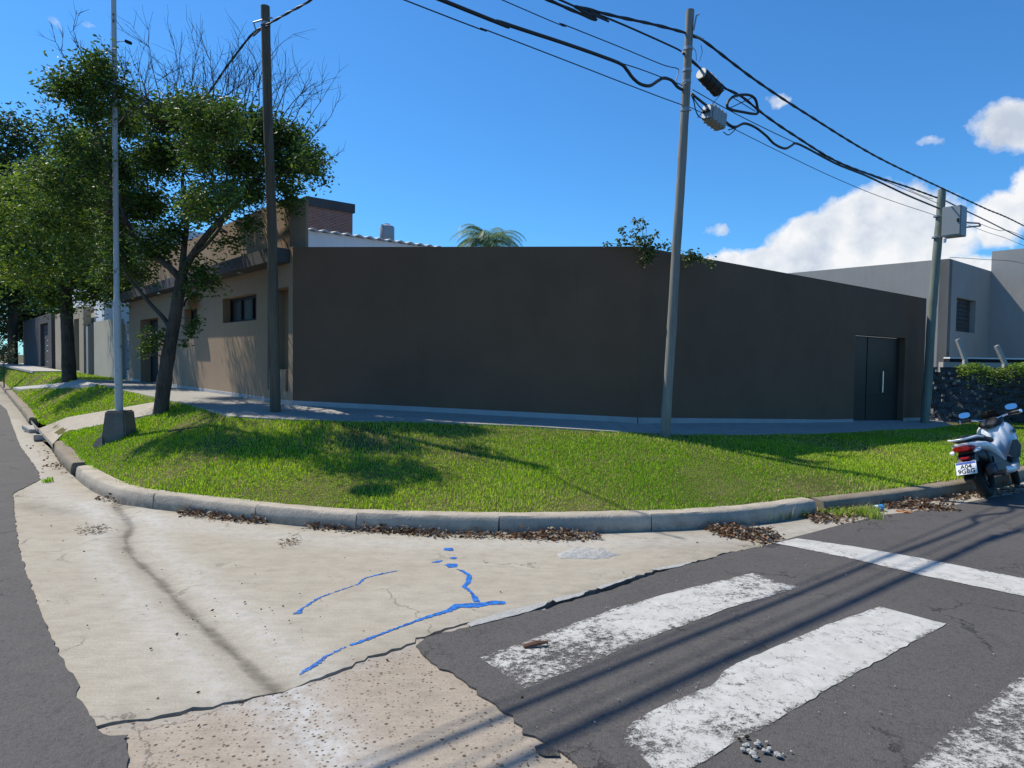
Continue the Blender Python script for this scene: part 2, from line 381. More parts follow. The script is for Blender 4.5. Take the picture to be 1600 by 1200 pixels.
def leafy(name, trans=.35, rough=.45, spec=.4):
    def fn(t):
        c = attr(t, 'tint').outputs['Color']
        d = bsdf(t, c, rough, spec=spec)
        c2 = mix(t, .5, c, (.9, 1., .25), 'MULTIPLY'); g = N(t, 'ShaderNodeHueSaturation', {'Color': c, 'Saturation': 1.1, 'Value': 1.7}).outputs[0]
        tr = N(t, 'ShaderNodeBsdfTranslucent', {'Color': g}).outputs[0]
        return N(t, 'ShaderNodeMixShader', {0: trans, 1: d, 2: tr}).outputs[0]
    return mat(name, fn)
M['grass'] = leafy('grass_blades', .35, .6, .25)
M['leaf'] = leafy('tree_leaves', .30, .5, .25)
M['dryleaf'] = leafy('dry_leaves', .12, .7, .2)
def f_bark(c1, c2, s=1.):
    def fn(t):
        p = oco(t); q = scale_vec(t, p, (14 * s, 14 * s, 2.4 * s)); a = noise(t, q, 1.6, 7, .7, .6); b = noise(t, p, 3.5, 4, .6)
        c = mix(t, ramp(t, a, [(.35, 0.), (.65, 1.)]), c1, c2); c = mix(t, ramp(t, b, [(.45, 0.), (.7, .6)]), c, sc(c2, 1.15))
        return bsdf(t, c, .95, a, .9, .02, spec=.15)
    return fn
M['bark'] = mat('tree_bark', f_bark((.045, .036, .028), (.125, .10, .078)))
M['twig'] = simple('bare_twig', (.105, .078, .066), .85, spec=.2)
def f_wood(c1, c2):
    def fn(t):
        p = oco(t); g = noise(t, scale_vec(t, p, (30, 30, .8)), 1.2, 6, .7); b = noise(t, scale_vec(t, p, (4, 4, 1.2)), 1., 4, .6)
        ck = ramp(t, noise(t, scale_vec(t, p, (60, 60, .6)), 1., 3, .5), [(.30, 1.), (.36, 0.)])
        c = mix(t, ramp(t, g, [(.3, 0.), (.7, 1.)]), c1, c2); c = mix(t, ramp(t, b, [(.4, 0.), (.7, .5)]), c, sc(c1, .7)); c = mix(t, mth(t, 'MULTIPLY', ck, .7), c, (.02, .018, .015))
        return bsdf(t, c, .9, mth(t, 'SUBTRACT', g, ck), .6, .008, spec=.2)
    return fn
M['pole_brown'] = mat('weathered_brown_pole_wood', f_wood((.095, .075, .052), (.185, .15, .11)))
M['pole_grey'] = mat('weathered_grey_pole_wood', f_wood((.20, .19, .165), (.32, .305, .27)))
M['pole_green'] = mat('treated_green_pole_wood', f_wood((.17, .19, .15), (.27, .29, .24)))
def f_rust(t):
    p = oco(t); a = noise(t, scale_vec(t, p, (6, 6, 3)), 2.2, 6, .75); b = noise(t, scale_vec(t, p, (12, 12, 1)), 1.5, 4, .6)
    r_ = ramp(t, a, [(.61, 0.), (.65, 1.)])
    c = mix(t, ramp(t, b, [(.3, 0.), (.7, 1.)]), (.56, .56, .55), (.44, .43, .41)); c = mix(t, r_, c, (.10, .045, .025))
    return bsdf(t, c, .6, a, .2, .004, spec=.3)
M['rustpaint'] = mat('peeling_white_paint_on_steel', f_rust)
def f_brick(t):
    uv = N(t, 'ShaderNodeTexCoord').outputs['UV']
    b = N(t, 'ShaderNodeTexBrick', {'Vector': uv, 'Color1': (.25, .060, .040, 1), 'Color2': (.34, .105, .07, 1), 'Mortar': (.36, .33, .29, 1), 'Scale': 1., 'Mortar Size': .010, 'Brick Width': .24, 'Row Height': .08})
    c = mix(t, noise(t, uv, 3, 4), b.outputs[0], (.17, .10, .08)); return bsdf(t, b.outputs[0], .9, b.outputs['Fac'], -.6, .01, spec=.2)
M['brick'] = mat('red_brickwork', f_brick)
def f_marking(t):
    p = pos(t); e = attr(t, 'edge').outputs['Fac']; wr = attr(t, 'wear').outputs['Fac']
    a = noise(t, p, 26, 8, .78); b = noise(t, p, 3.2, 4, .6); fi = noise(t, p, 120, 3, .7)
    vo = N(t, 'ShaderNodeTexVoronoi', {'Vector': N(t, 'ShaderNodeMix', {0: .28, 4: p, 5: N(t, 'ShaderNodeTexNoise', {'Vector': p, 'Scale': 6., 'Detail': 8., 'Roughness': .7}).outputs['Color']}, data_type='VECTOR').outputs[1], 'Scale': 7.}, feature='DISTANCE_TO_EDGE')
    crack = mth(t, 'MULTIPLY', ramp(t, vo.outputs['Distance'], [(.004, 1.), (.022, 0.)]), ramp(t, noise(t, p, 4.1, 5), [(.47, 0.), (.58, .85)]))
    th = mth(t, 'ADD', mth(t, 'MULTIPLY', wr, .62), mth(t, 'MULTIPLY', mth(t, 'SUBTRACT', b, .5), .8))
    th = mth(t, 'ADD', th, mth(t, 'MULTIPLY', mth(t, 'SUBTRACT', 1., mth(t, 'DIVIDE', e, .045, clamp=True)), .18))
    k = mth(t, 'SUBTRACT', mth(t, 'ADD', mth(t, 'MULTIPLY', a, 1.), mth(t, 'MULTIPLY', fi, .35)), mth(t, 'ADD', .425, mth(t, 'MULTIPLY', th, .62)))
    al = ramp(t, k, [(.0, 0.), (.15, 1.)])
    al = mth(t, 'MULTIPLY', al, mth(t, 'SUBTRACT', 1., mth(t, 'MULTIPLY', crack, .9)))
    c = mix(t, ramp(t, noise(t, p, 9, 6, .7), [(.35, 0.), (.7, 1.)]), (.40, .39, .365), (.51, .50, .47))
    c = mix(t, ramp(t, noise(t, p, 1.7, 5, .7), [(.5, 0.), (.75, .35)]), c, (.40, .37, .33))
    s = bsdf(t, c, .75, a, .3, .004, spec=.3)
    tr = N(t, 'ShaderNodeBsdfTransparent').outputs[0]
    return N(t, 'ShaderNodeMixShader', {0: al, 1: tr, 2: s}).outputs[0]
M['marking'] = mat('worn_white_road_paint', f_marking)
def f_blue(t):
    p = pos(t); a = noise(t, p, 26, 6, .75); w = attr(t, 'wear').outputs['Fac']
    c = mix(t, ramp(t, a, [(.42, 0.), (.58, 1.)]), (.012, .19, .62), (.018, .06, .24))
    k = mth(t, 'SUBTRACT', mth(t, 'ADD', noise(t, p, 60, 5, .75), .15), mth(t, 'MULTIPLY', mth(t, 'ADD', w, .28), .62))
    al = ramp(t, k, [(.12, 0.), (.26, 1.)])
    return N(t, 'ShaderNodeMixShader', {0: al, 1: N(t, 'ShaderNodeBsdfTransparent').outputs[0], 2: bsdf(t, c, .5)}).outputs[0]
M['blue'] = mat('spilled_blue_paint', f_blue)
M['mortar'] = mat('pale_mortar', lambda t: bsdf(t, mix(t, noise(t, pos(t), 12, 5, .7), (.30, .29, .27), (.50, .50, .48)), .95, noise(t, pos(t), 35, 5, .75), .9, .02, spec=.2))
M['tank'] = simple('grey_water_tank_plastic', (.34, .35, .38), .45)
M['palm'] = leafy('palm_fronds', .25, .5)
M['cab'] = mat('grey_cabinet_paint', lambda t: bsdf(t, mix(t, noise(t, pos(t), 6, 4), (.26, .28, .28), (.31, .33, .33)), .5))

# ------------------------------------------------------------------ terrain
kb_left = [(0, 603), (16, 624), (33, 645), (46, 664), (63, 688), (79, 702), (98, 729), (112, 743)]
kb_mid = [(116, 746), (128, 757), (150, 771), (175, 782), (205, 791), (240, 796), (280, 800), (362, 811), (445, 820), (520, 827), (600, 831), (700, 834), (787, 834.5), (880, 834), (975, 831), (1040, 829.5), (1100, 826), (1160, 821), (1215, 815), (1267, 806)]
kb_right = [(1271, 805), (1330, 798), (1390, 790), (1448, 782), (1509, 772)]
def w2(l, z=0.): return [atz(x, y, z)[:2] for x, y in l]
KL = w2(kb_left); KM = w2(kb_mid); KR = w2(kb_right)
KL = [KL[0] + DF * 60, KL[0] + DF * 25] + KL
dr = (KR[-1] - KR[0]); dr /= np.linalg.norm(dr); dr2 = dr * .4 + DB * .6; dr2 /= np.linalg.norm(dr2)
KR = KR + [KR[-1] + dr2 * 3, KR[-1] + dr2 * 3 + DB * 40]
def smooth_line(L, step):
    P = np.array(L); s = np.concatenate([[0], np.cumsum(np.hypot(*np.diff(P, axis=0).T))]); n = max(2, int(s[-1] / step)); q = np.linspace(0, s[-1], n + 1)
    X = np.interp(q, s, P[:, 0]); Y = np.interp(q, s, P[:, 1]); R = np.stack([X, Y], 1)
    for _ in range(6): R[1:-1] = .25 * R[:-2] + .5 * R[1:-1] + .25 * R[2:]
    return R
def offset(L, d):
    L = np.asarray(L); T = np.gradient(L, axis=0); T /= np.linalg.norm(T, axis=1)[:, None]; n = np.stack([-T[:, 1], T[:, 0]], 1); return L + n * d
KBASE = smooth_line(KL + KM + KR, .12)
KB_IN = offset(KBASE, .19)
walk_px = [(245, 621, .84), (300, 633, .80), (359, 650, .78), (459, 655.5, .76), (600, 658, .735), (720, 661, .70), (850, 667, .67), (960, 674, .63), (1054, 678, .56), (1163, 678, .47), (1272, 677, .36), (1397, 671.5, .22), (1460, 668.5, .14)]
WK = [(*(atz(x, y, z)[:2]), z) for x, y, z in walk_px]
wl = C1 + NF * 1.25
WK = [(*(wl + DF * 90), .86), (*(wl + DF * 30), .86), (*(wl + DF * 14), .86), (*(wl + DF * 8), .86)] + WK
we = np.array(WK[-1][:2]); WK += [(*(we + DB * 5), .12), (*(we + DB * 60), .10)]
WZ = [w[2] for w in WK]
def T(P):
    P = np.atleast_2d(np.asarray(P, float))[:, :2]
    dk = dpoly(P, KB_IN[::3]); dw, z = dpoly(P, WK, WZ); t = dk / (dk + dw + 1e-6)
    s = t ** .85; bump_ = .03 * np.sin(P[:, 0] * 1.3 + 1) * np.sin(P[:, 1] * 1.7) * np.sin(t * PI)
    return .145 + (z - .02 - .145) * s + bump_
def atT(x, y, dz=0.):
    z = .4
    for _ in range(25):
        p = atz(x, y, z + dz); z = .6 * z + .4 * T(p[:2])[0]
    return np.array([p[0], p[1], z])
g = struct(rawmesh('ground', [(-400, -400, -.09), (400, -400, -.09), (400, 400, -.09), (-400, 400, -.09)], [(0, 1, 2, 3)], M['field']))
lawn_poly = [tuple(p) for p in KB_IN[::2]] + [w[:2] for w in WK[::-1]]
lawn = sheet('verge_ground', lawn_poly, M['lawn'], T, .22, near=lambda G: (np.hypot(G[:, 0], G[:, 1]) < 30)); struct(lawn)
# flat grassed plot before the beige wall on the left
plot_poly = [tuple(wl + DF * 14.2), tuple(wl + DF * 60), tuple(C1 + DF * 60), tuple(C1 + DF * 11.6), tuple(C1 + DF * 11.6 + NF * .9)]
struct(sheet('plot_ground', plot_poly, M['lawn'], lambda V: np.full(len(V), .835), .8, .3))

# kerbs: an L profile swept along the gutter line
def kerb(name, L, m, h=.15, hf=None):
    L = np.asarray(L); n = len(L); rings = []
    prof = [(-.002, -.06), (0, h * .35), (.012, h * .86), (.032, h), (.10, h + .004), (.185, h), (.195, -.06)]
    O = [offset(L, d) for d, _ in prof]; vs = []
    for i in range(n):
        k = 1 if hf is None else hf(i / (n - 1))
        for j, (d, z) in enumerate(prof):
            w = 0.003 * math.sin(i * .37 + j) + random.uniform(-.002, .002)
            vs.append((O[j][i][0] + w, O[j][i][1] + w, (z * k if z > 0 else z) + (random.uniform(-.003, .003) if z > 0 else 0)))
    m_ = len(prof); fs = [(i * m_ + j, (i + 1) * m_ + j, (i + 1) * m_ + j + 1, i * m_ + j + 1) for i in range(n - 1) for j in range(m_ - 1)]
    b = MB(); b.add(vs, fs); b.add([vs[j] for j in range(m_)], [tuple(range(m_))]); b.add([vs[(n - 1) * m_ + j] for j in range(m_)], [tuple(range(m_ - 1, -1, -1))])
    return struct(b.build(name, m, smooth=True))
def split_at(Pt): return int(np.argmin(np.hypot(*(KBASE - np.array(Pt)).T)))
i1, i2 = split_at(KM[0]), split_at(KR[0]); d1, d2 = split_at(atz(79, 702)[:2]), split_at(atz(46, 664)[:2])
i1 -= 0
def cut_blocks(a, b, name, m, blk=8):
    pass
kerb('kerb', KBASE[:d2 - 2], M['kerb_old'], .14)
kerb('kerb', KBASE[d1 + 2:i1 - 1], M['kerb_old'], .15)
_c = [i1 + 1] + [split_at(atz(x, y)[:2]) for x, y in ((243, 796), (400, 815), (555, 829), (787, 834), (1015, 830))] + [i2]
for _a, _b in zip(_c[:-1], _c[1:]):
    seg = KBASE[_a:_b + 1].copy(); seg[-1] += (seg[-2] - seg[-1]) * .045; kerb('kerb', seg, M['kerb'], .155 + random.uniform(-.004, .004))
kerb('kerb', KBASE[i2 + 1:], M['kerb_old'], .14)

# gutter / corner apron of pale concrete with a shallow valley, older slab beyond the joint
crack_px = [(1202, 852), (1131, 864), (1109, 872), (1037, 887), (947, 916), (857, 940), (790, 961), (729, 972), (695, 981), (653, 997), (637, 1008), (577, 1026), (537, 1044), (459, 1072), (414, 1081), (364, 1097), (285, 1109), (234, 1120), (196, 1127), (152, 1134)]
CR = dens_line(w2(crack_px), .04, .016)
left_px = [(10, 640), (30, 695), (60, 737), (63, 750), (50, 757), (20, 772), (22, 800), (30, 860), (45, 905), (60, 950), (75, 985), (90, 1015), (107, 1050), (122, 1066), (121, 1090), (135, 1112), (152, 1134), (158, 1150), (195, 1160), (200, 1185), (197, 1230)]
LE = w2(left_px)
LE = [LE[0] + DF * 60, LE[0] + DF * 8] + LE
right_px = [(1600, 770), (1532, 781), (1480, 791), (1440, 797), (1377, 806), (1316, 820), (1245, 840), (1202, 852)]
RE = w2(right_px); RE = [RE[0] + DB * 45] + RE
gut_px = [(178, 786), (190, 800), (205, 820), (196, 840), (202, 860), (212, 872), (250, 905), (280, 940), (320, 975), (360, 1012), (400, 1048), (430, 1074)]
GU = w2(gut_px); GU2 = w2([(430, 1074), (480, 1130), (530, 1200), (620, 1330)])
_a = np.array(dens_line(GU, .022)); _o = np.linspace(-.2, .2, 17)
_t = np.gradient(_a, axis=0); _t /= np.linalg.norm(_t, axis=1)[:, None] + 1e-9
GUX = np.vstack([_a + np.stack([-_t[:, 1], _t[:, 0]], 1) * k + rng.uniform(-.004, .004, _a.shape) for k in _o])
def apron_z(V):
    d = dpoly(V, GU); return -.022 * np.exp(-(d / .11) ** 2)
def apron_attr(V):
    d = dpoly(V, GU); k = dpoly(V, KBASE[::2]); c = dpoly(V, CR[::2])
    wob = .5 + .5 * np.sin(V[:, 0] * 9) * np.sin(V[:, 1] * 7 + 2)
    dirt = .85 * np.exp(-(d / (.018 + .020 * wob)) ** 4) + .35 * np.exp(-(d / .07) ** 2) + .75 * np.exp(-(k / .07) ** 2) * wob + .25 * np.exp(-(c / .10) ** 2)
    pale = .55 * np.exp(-((d - .22) / .12) ** 2) * (V[:, 0] > -8) + .5 * np.exp(-(((k - .35) / .2) ** 2))
    sand = dpoly(V, w2([(1040, 850), (1200, 835), (1300, 812)])); dirt += .28 * np.exp(-(sand / .35) ** 4)
    p2 = dpoly(V, w2([(40, 790), (110, 800)])); dirt += .45 * np.exp(-(p2 / .18) ** 2)
    return {'dirt': np.clip(dirt, 0, 1), 'pale': np.clip(pale, 0, 1)}
LEo = [p - np.array([.35, 0]) for p in LE if True]
REo = [p + np.array([.12, -.22]) for p in RE]
apron_poly = [tuple(p) for p in offset(KBASE, .01)] + [tuple(REo[0])] + [tuple(p) for p in REo[1:-1]] + [tuple(p) for p in CR] + [tuple(p) for p in LEo[:-4][::-1]]
struct(sheet('concrete_apron', apron_poly, M['concrete'], apron_z, .075, .05, attrf=apron_attr, near=lambda G: (G[:, 1] < 16) & (G[:, 0] < 6) & (dpoly(G, GU) > .2), extra=GUX))
# the older slab (its far edge is kept 1-2 cm off the joint)
j = len(dens_line(w2(crack_px[:10]), .05)); CRs = CR[j - 6:]
slab_edge = [np.array(p) + np.array([.006, -.020 - .010 * math.sin(i * .8) - random.uniform(0, .010)]) for i, p in enumerate(CRs)]
slab_poly = [tuple(p) for p in slab_edge] + [tuple(slab_edge[-1] + np.array([-.35, -.05])), (-3.4, -2), (-3.4, -4), (3.5, -4), (2.2, 1.2)]
def slab_attr(V):
    d = dpoly(V, GU2); c = dpoly(V, CRs)
    return {'dirt': np.clip(.45 * np.exp(-(c / .03) ** 2) + .35 * np.exp(-((d - .03) / .02) ** 2), 0, 1), 'pale': np.clip(1.1 * np.exp(-(d / .15) ** 2) + .4 * np.exp(-(c / .08) ** 2), 0, 1)}
struct(sheet('aggregate_slab', slab_poly, M['slab'], lambda V: -.004 - .012 * np.exp(-(dpoly(V, GU2) / .06) ** 2), .08, .05, attrf=slab_attr, near=lambda G: G[:, 1] > .5))
struct(rawmesh('joint_soil', [(-6, -4, -.045), (6, -4, -.045), (8, 10, -.045), (-12, 12, -.045)], [(0, 1, 2, 3)], M['soil']))
# asphalt carpets with ragged edges lying on the concrete
ra = [(1202, 852), (1131, 867), (1109, 876), (1060, 886), (1037, 893), (947, 926), (900, 938), (857, 952), (790, 968), (729, 981), (695, 990), (653, 1001)]
rb = [(650, 1010), (655, 1020), (682, 1041), (721, 1062), (755, 1091), (800, 1120), (820, 1146), (861, 1169), (899, 1195), (960, 1260), (1020, 1360)]
RA = dens_line(RE, .25, .02)[:-1] + dens_line(w2(ra), .045, .012)[:-1] + dens_line(w2(rb), .04, .014)
last = RA[-1]
asph_r = [tuple(p) for p in RA] + [(1.6, -4), (20, -60), (90, -60), (110, 40), tuple(np.array(RA[0]) + np.array([2, -1]))]
struct(sheet('road', asph_r, M['asphalt'], lambda V: .007 + .002 * np.sin(V[:, 0] * 2.1) * np.sin(V[:, 1] * 1.9), .35, .03, near=lambda G: np.hypot(G[:, 0], G[:, 1]) < 12))
LA = dens_line(LE[1:], .05, .009)
asph_l = [tuple(LE[0])] + [tuple(p) for p in LA] + [(-3.0, -1), (-3.2, -4), (-6, -60), (-80, -60), (-100, 90)]
struct(sheet('road', asph_l, M['asphalt'], lambda V: .007 + .002 * np.sin(V[:, 0] * 2.1) * np.sin(V[:, 1] * 1.9), .35, .03, near=lambda G: np.hypot(G[:, 0], G[:, 1]) < 12))
# lumps of old asphalt and mortar smears along the edges
def blob_sheet(name, pxpoly, m, z=.004, jit=.02, step=.04, h=0., skirt=.003, attrf=None):
    P = w2(pxpoly); P = dens_line(P + [P[0]], step, jit)[:-1]; A = np.array(P)
    def zf(V):
        d = dpoly(V, list(A) + [A[0]]); return z + h * np.clip(d / .06, 0, 1) * (.6 + .4 * np.sin(V[:, 0] * 60) * np.sin(V[:, 1] * 55))
    return sheet(name, A, m, zf, .03, skirt, attrf=attrf)
for q in ([(730, 977), (760, 966), (800, 955), (860, 940), (852, 948), (810, 963), (770, 972), (735, 982)], [(862, 938), (920, 925), (905, 934), (870, 943)], [(1015, 892), (1080, 880), (1068, 886), (1030, 893)], [(930, 920), (1000, 899), (985, 906), (940, 922)]):
    struct(blob_sheet('mortar_smear', q, M['mortar'], .0112, .008))
for q in ([(835, 1168), (850, 1163), (868, 1172), (875, 1184), (850, 1182), (838, 1178)], [(168, 1152), (200, 1150), (190, 1160), (170, 1160)]):
    struct(blob_sheet('asphalt_patch', q, M['asphalt'], .006, .008))
# paint on the ground
def stripe(px, wear, name='crosswalk_stripe', raw=None, label=None):
    A = np.array(raw if raw is not None else dens_line(w2(px + [px[0]]), .06, .006)[:-1])
    loop = list(A) + [A[0]]
    def af(V):
        return {'edge': dpoly(V, loop), 'wear': wear(V)}
    return struct(sheet(name, A, M['marking'], lambda V: .0115 + .002 * np.sin(V[:, 0] * 2.1) * np.sin(V[:, 1] * 1.9), .07, attrf=af))
def worn(spots, base=0.):
    C = [(atz(x, y)[:2], r, a) for x, y, r, a in spots]
    def f(V):
        w = np.full(len(V), float(base))
        for c, r, a in C: w += a * np.exp(-(np.hypot(V[:, 0] - c[0], V[:, 1] - c[1]) / r) ** 2)
        return np.clip(w, 0, 1.3)
    return f
stripe([(748, 1031), (850, 995), (960, 954), (1060, 925), (1175, 898), (1250, 920), (1185, 940), (1145, 950), (1060, 983), (1000, 1005), (910, 1045), (855, 1066), (820, 1079), (785, 1055)], worn([(880, 1020, .42, .34), (830, 1050, .3, .22), (1200, 915, .28, .34), (950, 1000, .2, .15)], .10))
stripe([(1375, 950), (1300, 975), (1220, 1010), (1140, 1045), (1110, 1075), (1050, 1100), (1000, 1125), (960, 1150), (1000, 1185), (1030, 1215), (1085, 1202), (1144, 1164), (1220, 1125), (1310, 1070), (1400, 1020), (1478, 977)], worn([(985, 1150, .22, .5), (1180, 1150, .22, .3), (1150, 1100, .3, .15)], -.02))
stripe([(1640, 1032), (1600, 1055), (1520, 1120), (1460, 1170), (1400, 1225), (1330, 1300), (1500, 1420), (1900, 1250)], worn([(1560, 1170, .8, .25)], .2))
stripe([(1212, 851), (1245, 843), (1330, 855), (1430, 872), (1600, 906), (1800, 945), (1800, 978), (1600, 934), (1450, 903), (1330, 875)], worn([(1280, 860, .4, .1)], -.15), 'stop_line')
# blue paint spilled from a bucket: a ribbon of paint following its run
def ribbon(pts, name='blue_paint'):
    P = [(*atz(x, y)[:2], w) for x, y, w in pts]; L = []; R_ = []
    for i, p in enumerate(P):
        a = np.array(P[max(i - 1, 0)][:2]); b = np.array(P[min(i + 1, len(P) - 1)][:2]); t = (b - a) / max(np.linalg.norm(b - a), 1e-6); n = np.array([-t[1], t[0]])
        wq = p[2] * random.uniform(.5, .95); L.append(np.array(p[:2]) + n * wq); R_.append(np.array(p[:2]) - n * wq)
    loop = L + R_[::-1]; A = np.array(dens_line(loop + [loop[0]], .014, .006)[:-1])
    wv = np.array([0.] * len(A))
    return A
def blue(poly, wear=.2):
    A = np.array(poly)
    return struct(sheet('blue_paint_spill', A, M['blue'], lambda V: apron_z(V) + .003, .03, attrf=lambda V: {'wear': np.full(len(V), wear)}))
blue(ribbon([(468, 1053, .008), (490, 1041, .02), (510, 1026, .013), (540, 1011, .012)]), .35)
blue(ribbon([(547, 1009, .012), (580, 997, .016), (620, 982, .014), (660, 967, .016), (700, 955, .022), (714, 947, .04), (745, 946, .05), (762, 943, .045), (775, 942, .035), (790, 942, .025)]), .05)
blue(ribbon([(745, 941, .03), (741, 932, .022), (736, 925, .014), (725, 917, .02), (732, 909, .02), (733, 899, .03), (724, 893, .018), (714, 890, .008)]), .05)
blue(ribbon([(697, 882, .03), (706, 884, .08), (714, 884, .04)]), -.25)
blue(ribbon([(694, 857, .012), (700, 858, .06), (706, 861, .03)]), -.2)
blue(ribbon([(702, 872, .01), (708, 872, .045), (713, 873, .02)]), .1)
blue(ribbon([(674, 879, .006), (684, 878, .035), (692, 876, .012)]), .15)
blue(ribbon([(458, 960, .008), (466, 958, .03), (474, 950, .014), (497, 935, .014), (530, 923, .006), (560, 913, .012), (567, 906, .02), (575, 902, .012), (600, 896, .012), (622, 892, .008)]), .35)
struct(blob_sheet('mortar_smear', [(870, 868), (885, 860), (915, 857), (945, 857), (968, 866), (950, 872), (905, 874), (880, 872)], M['mortar'], .002, .03, .05, .035, .01))

# ------------------------------------------------------------------ sidewalk and paths
def wallz(V):
    """height of the paved strip along the walls"""
    d, z = dpoly(V, [tuple(C1 + DF * 90), tuple(C1), tuple(K), tuple(K + DB * 6), tuple(E), tuple(E + DB * 40)], [.865, .845, .69, .37, .165, .12]); return z
side_poly = [tuple(C1 + DF * 11.5), tuple(C1), tuple(K), tuple(E), tuple(E + DB * 1.0)] 
side_poly = [tuple(C1 + DF * 11.5 - NF * .1)] + [tuple(C1 - NF * .1)] + [tuple(K - NB * .1)] + [tuple(E - NB * .1), tuple(E + DB * 1.2 - NB * .1), tuple(np.array(WK[-3][:2]) + DB * 1.2)] + [w[:2] for w in WK[4:-2][::-1]] + [tuple(wl + DF * 8), tuple(wl + DF * 11.5)]
def side_z(V):
    dw, z = dpoly(V, WK, WZ); dd = wallz(V); a = dpoly(V, [tuple(C1 + DF * 90), tuple(C1), tuple(K), tuple(E), tuple(E + DB * 40)]); t = a / (a + dw + 1e-6); return dd * (1 - t) + z * t
cart = {'dirt': None}
def flat_attr(V): return {'dirt': np.zeros(len(V)), 'pale': np.zeros(len(V))}
SIDE = sheet('sidewalk', side_poly, M['walk'], side_z, .3, .12, attrf=flat_attr); struct(SIDE)
def tpoly(px): return [tuple(atT(x, y)[:2]) for x, y in px]
path1 = [tuple(atz(50, 668)[:2] + np.array([-.02, 0]))] + tpoly([(58, 661), (105, 654), (171, 643), (240, 631), (285, 622.5), (303, 634), (238, 650), (171, 663), (98, 676), (82, 684)]) + [tuple(atz(69, 692)[:2])]
path2 = tpoly([(20, 608), (60, 605), (110, 601), (165, 597.5), (190, 604), (150, 605), (110, 607), (30, 611)])
struct(sheet('path', path1, M['path'], lambda V: T(V) + .03 - .13 * np.exp(-(dpoly(V, KBASE[::2]) / .25) ** 2), .15, .06, attrf=flat_attr))
struct(sheet('path', path2, M['far_walk'], lambda V: T(V) + .07, .3, .08, attrf=flat_attr))
p3 = tpoly([(-10, 572), (50, 567), (100, 563), (104, 569), (60, 573), (-10, 578)])
struct(sheet('path', p3, M['far_walk'], lambda V: T(V) + .05, .5, .08, attrf=flat_attr))
p4 = [tuple(wl + DF * 21.2 + NF * .1), tuple(wl + DF * 58 + NF * .1), tuple(wl + DF * 58 - NF * 1.), tuple(wl + DF * 21.2 - NF * 1.)]
struct(sheet('sidewalk', p4, M['far_walk'], lambda V: np.full(len(V), .885), 1., .08, attrf=flat_attr))
# broken kerb blocks at the driveway
for (x, y, rz, tl) in ((50, 671, .15, .10), (64, 683, -.1, -.08)):
    p = atz(x, y, .05); a = math.atan2(DF[1], DF[0]) + rz
    ax = ((math.cos(a), math.sin(a), tl), (-math.sin(a), math.cos(a), .08), (-tl, -.08, 1))
    b = MB().box((p[0], p[1], .045), (.26, .11, .05), ax).build('kerb_block', M['far_walk'], bevel=.012)
    tag(b, 'pale loose kerb block in the gutter, %s of the two at the driveway' % ('farther' if y < 675 else 'nearer'), 'kerb block', 'loose kerb blocks')

# ------------------------------------------------------------------ grass
def tris_of(o):
    me = o.data; V = np.empty(len(me.vertices) * 3, np.float32); me.vertices.foreach_get('co', V); V = V.reshape(-1, 3)
    Fi = np.empty(len(me.loops), np.int32); me.loops.foreach_get('vertex_index', Fi); return V, Fi.reshape(-1, 3)
def scatter(o, dens_f, maxn):
    V, Fi = tris_of(o); A, B, Cc = V[Fi[:, 0]], V[Fi[:, 1]], V[Fi[:, 2]]
    ar = .5 * np.linalg.norm(np.cross(B - A, Cc - A), axis=1); cen = (A + B + Cc) / 3; w = ar * dens_f(cen); n = min(maxn, int(w.sum()))
    idx = rng.choice(len(Fi), n, p=w / w.sum()); r1 = np.sqrt(rng.random(n)); r2 = rng.random(n)
    return A[idx] * (1 - r1)[:, None] + B[idx] * (r1 * (1 - r2))[:, None] + Cc[idx] * (r1 * r2)[:, None]
def field_noise(P, s, seed):
    g_ = np.random.default_rng(seed); r = np.zeros(len(P))
    for k in range(7):
        a = g_.uniform(0, 2 * PI); f_ = s * g_.uniform(.6, 1.8); r += np.sin((P[:, 0] * math.cos(a) + P[:, 1] * math.sin(a)) * f_ + g_.uniform(0, 6.3))
    return r / 7 * 1.8
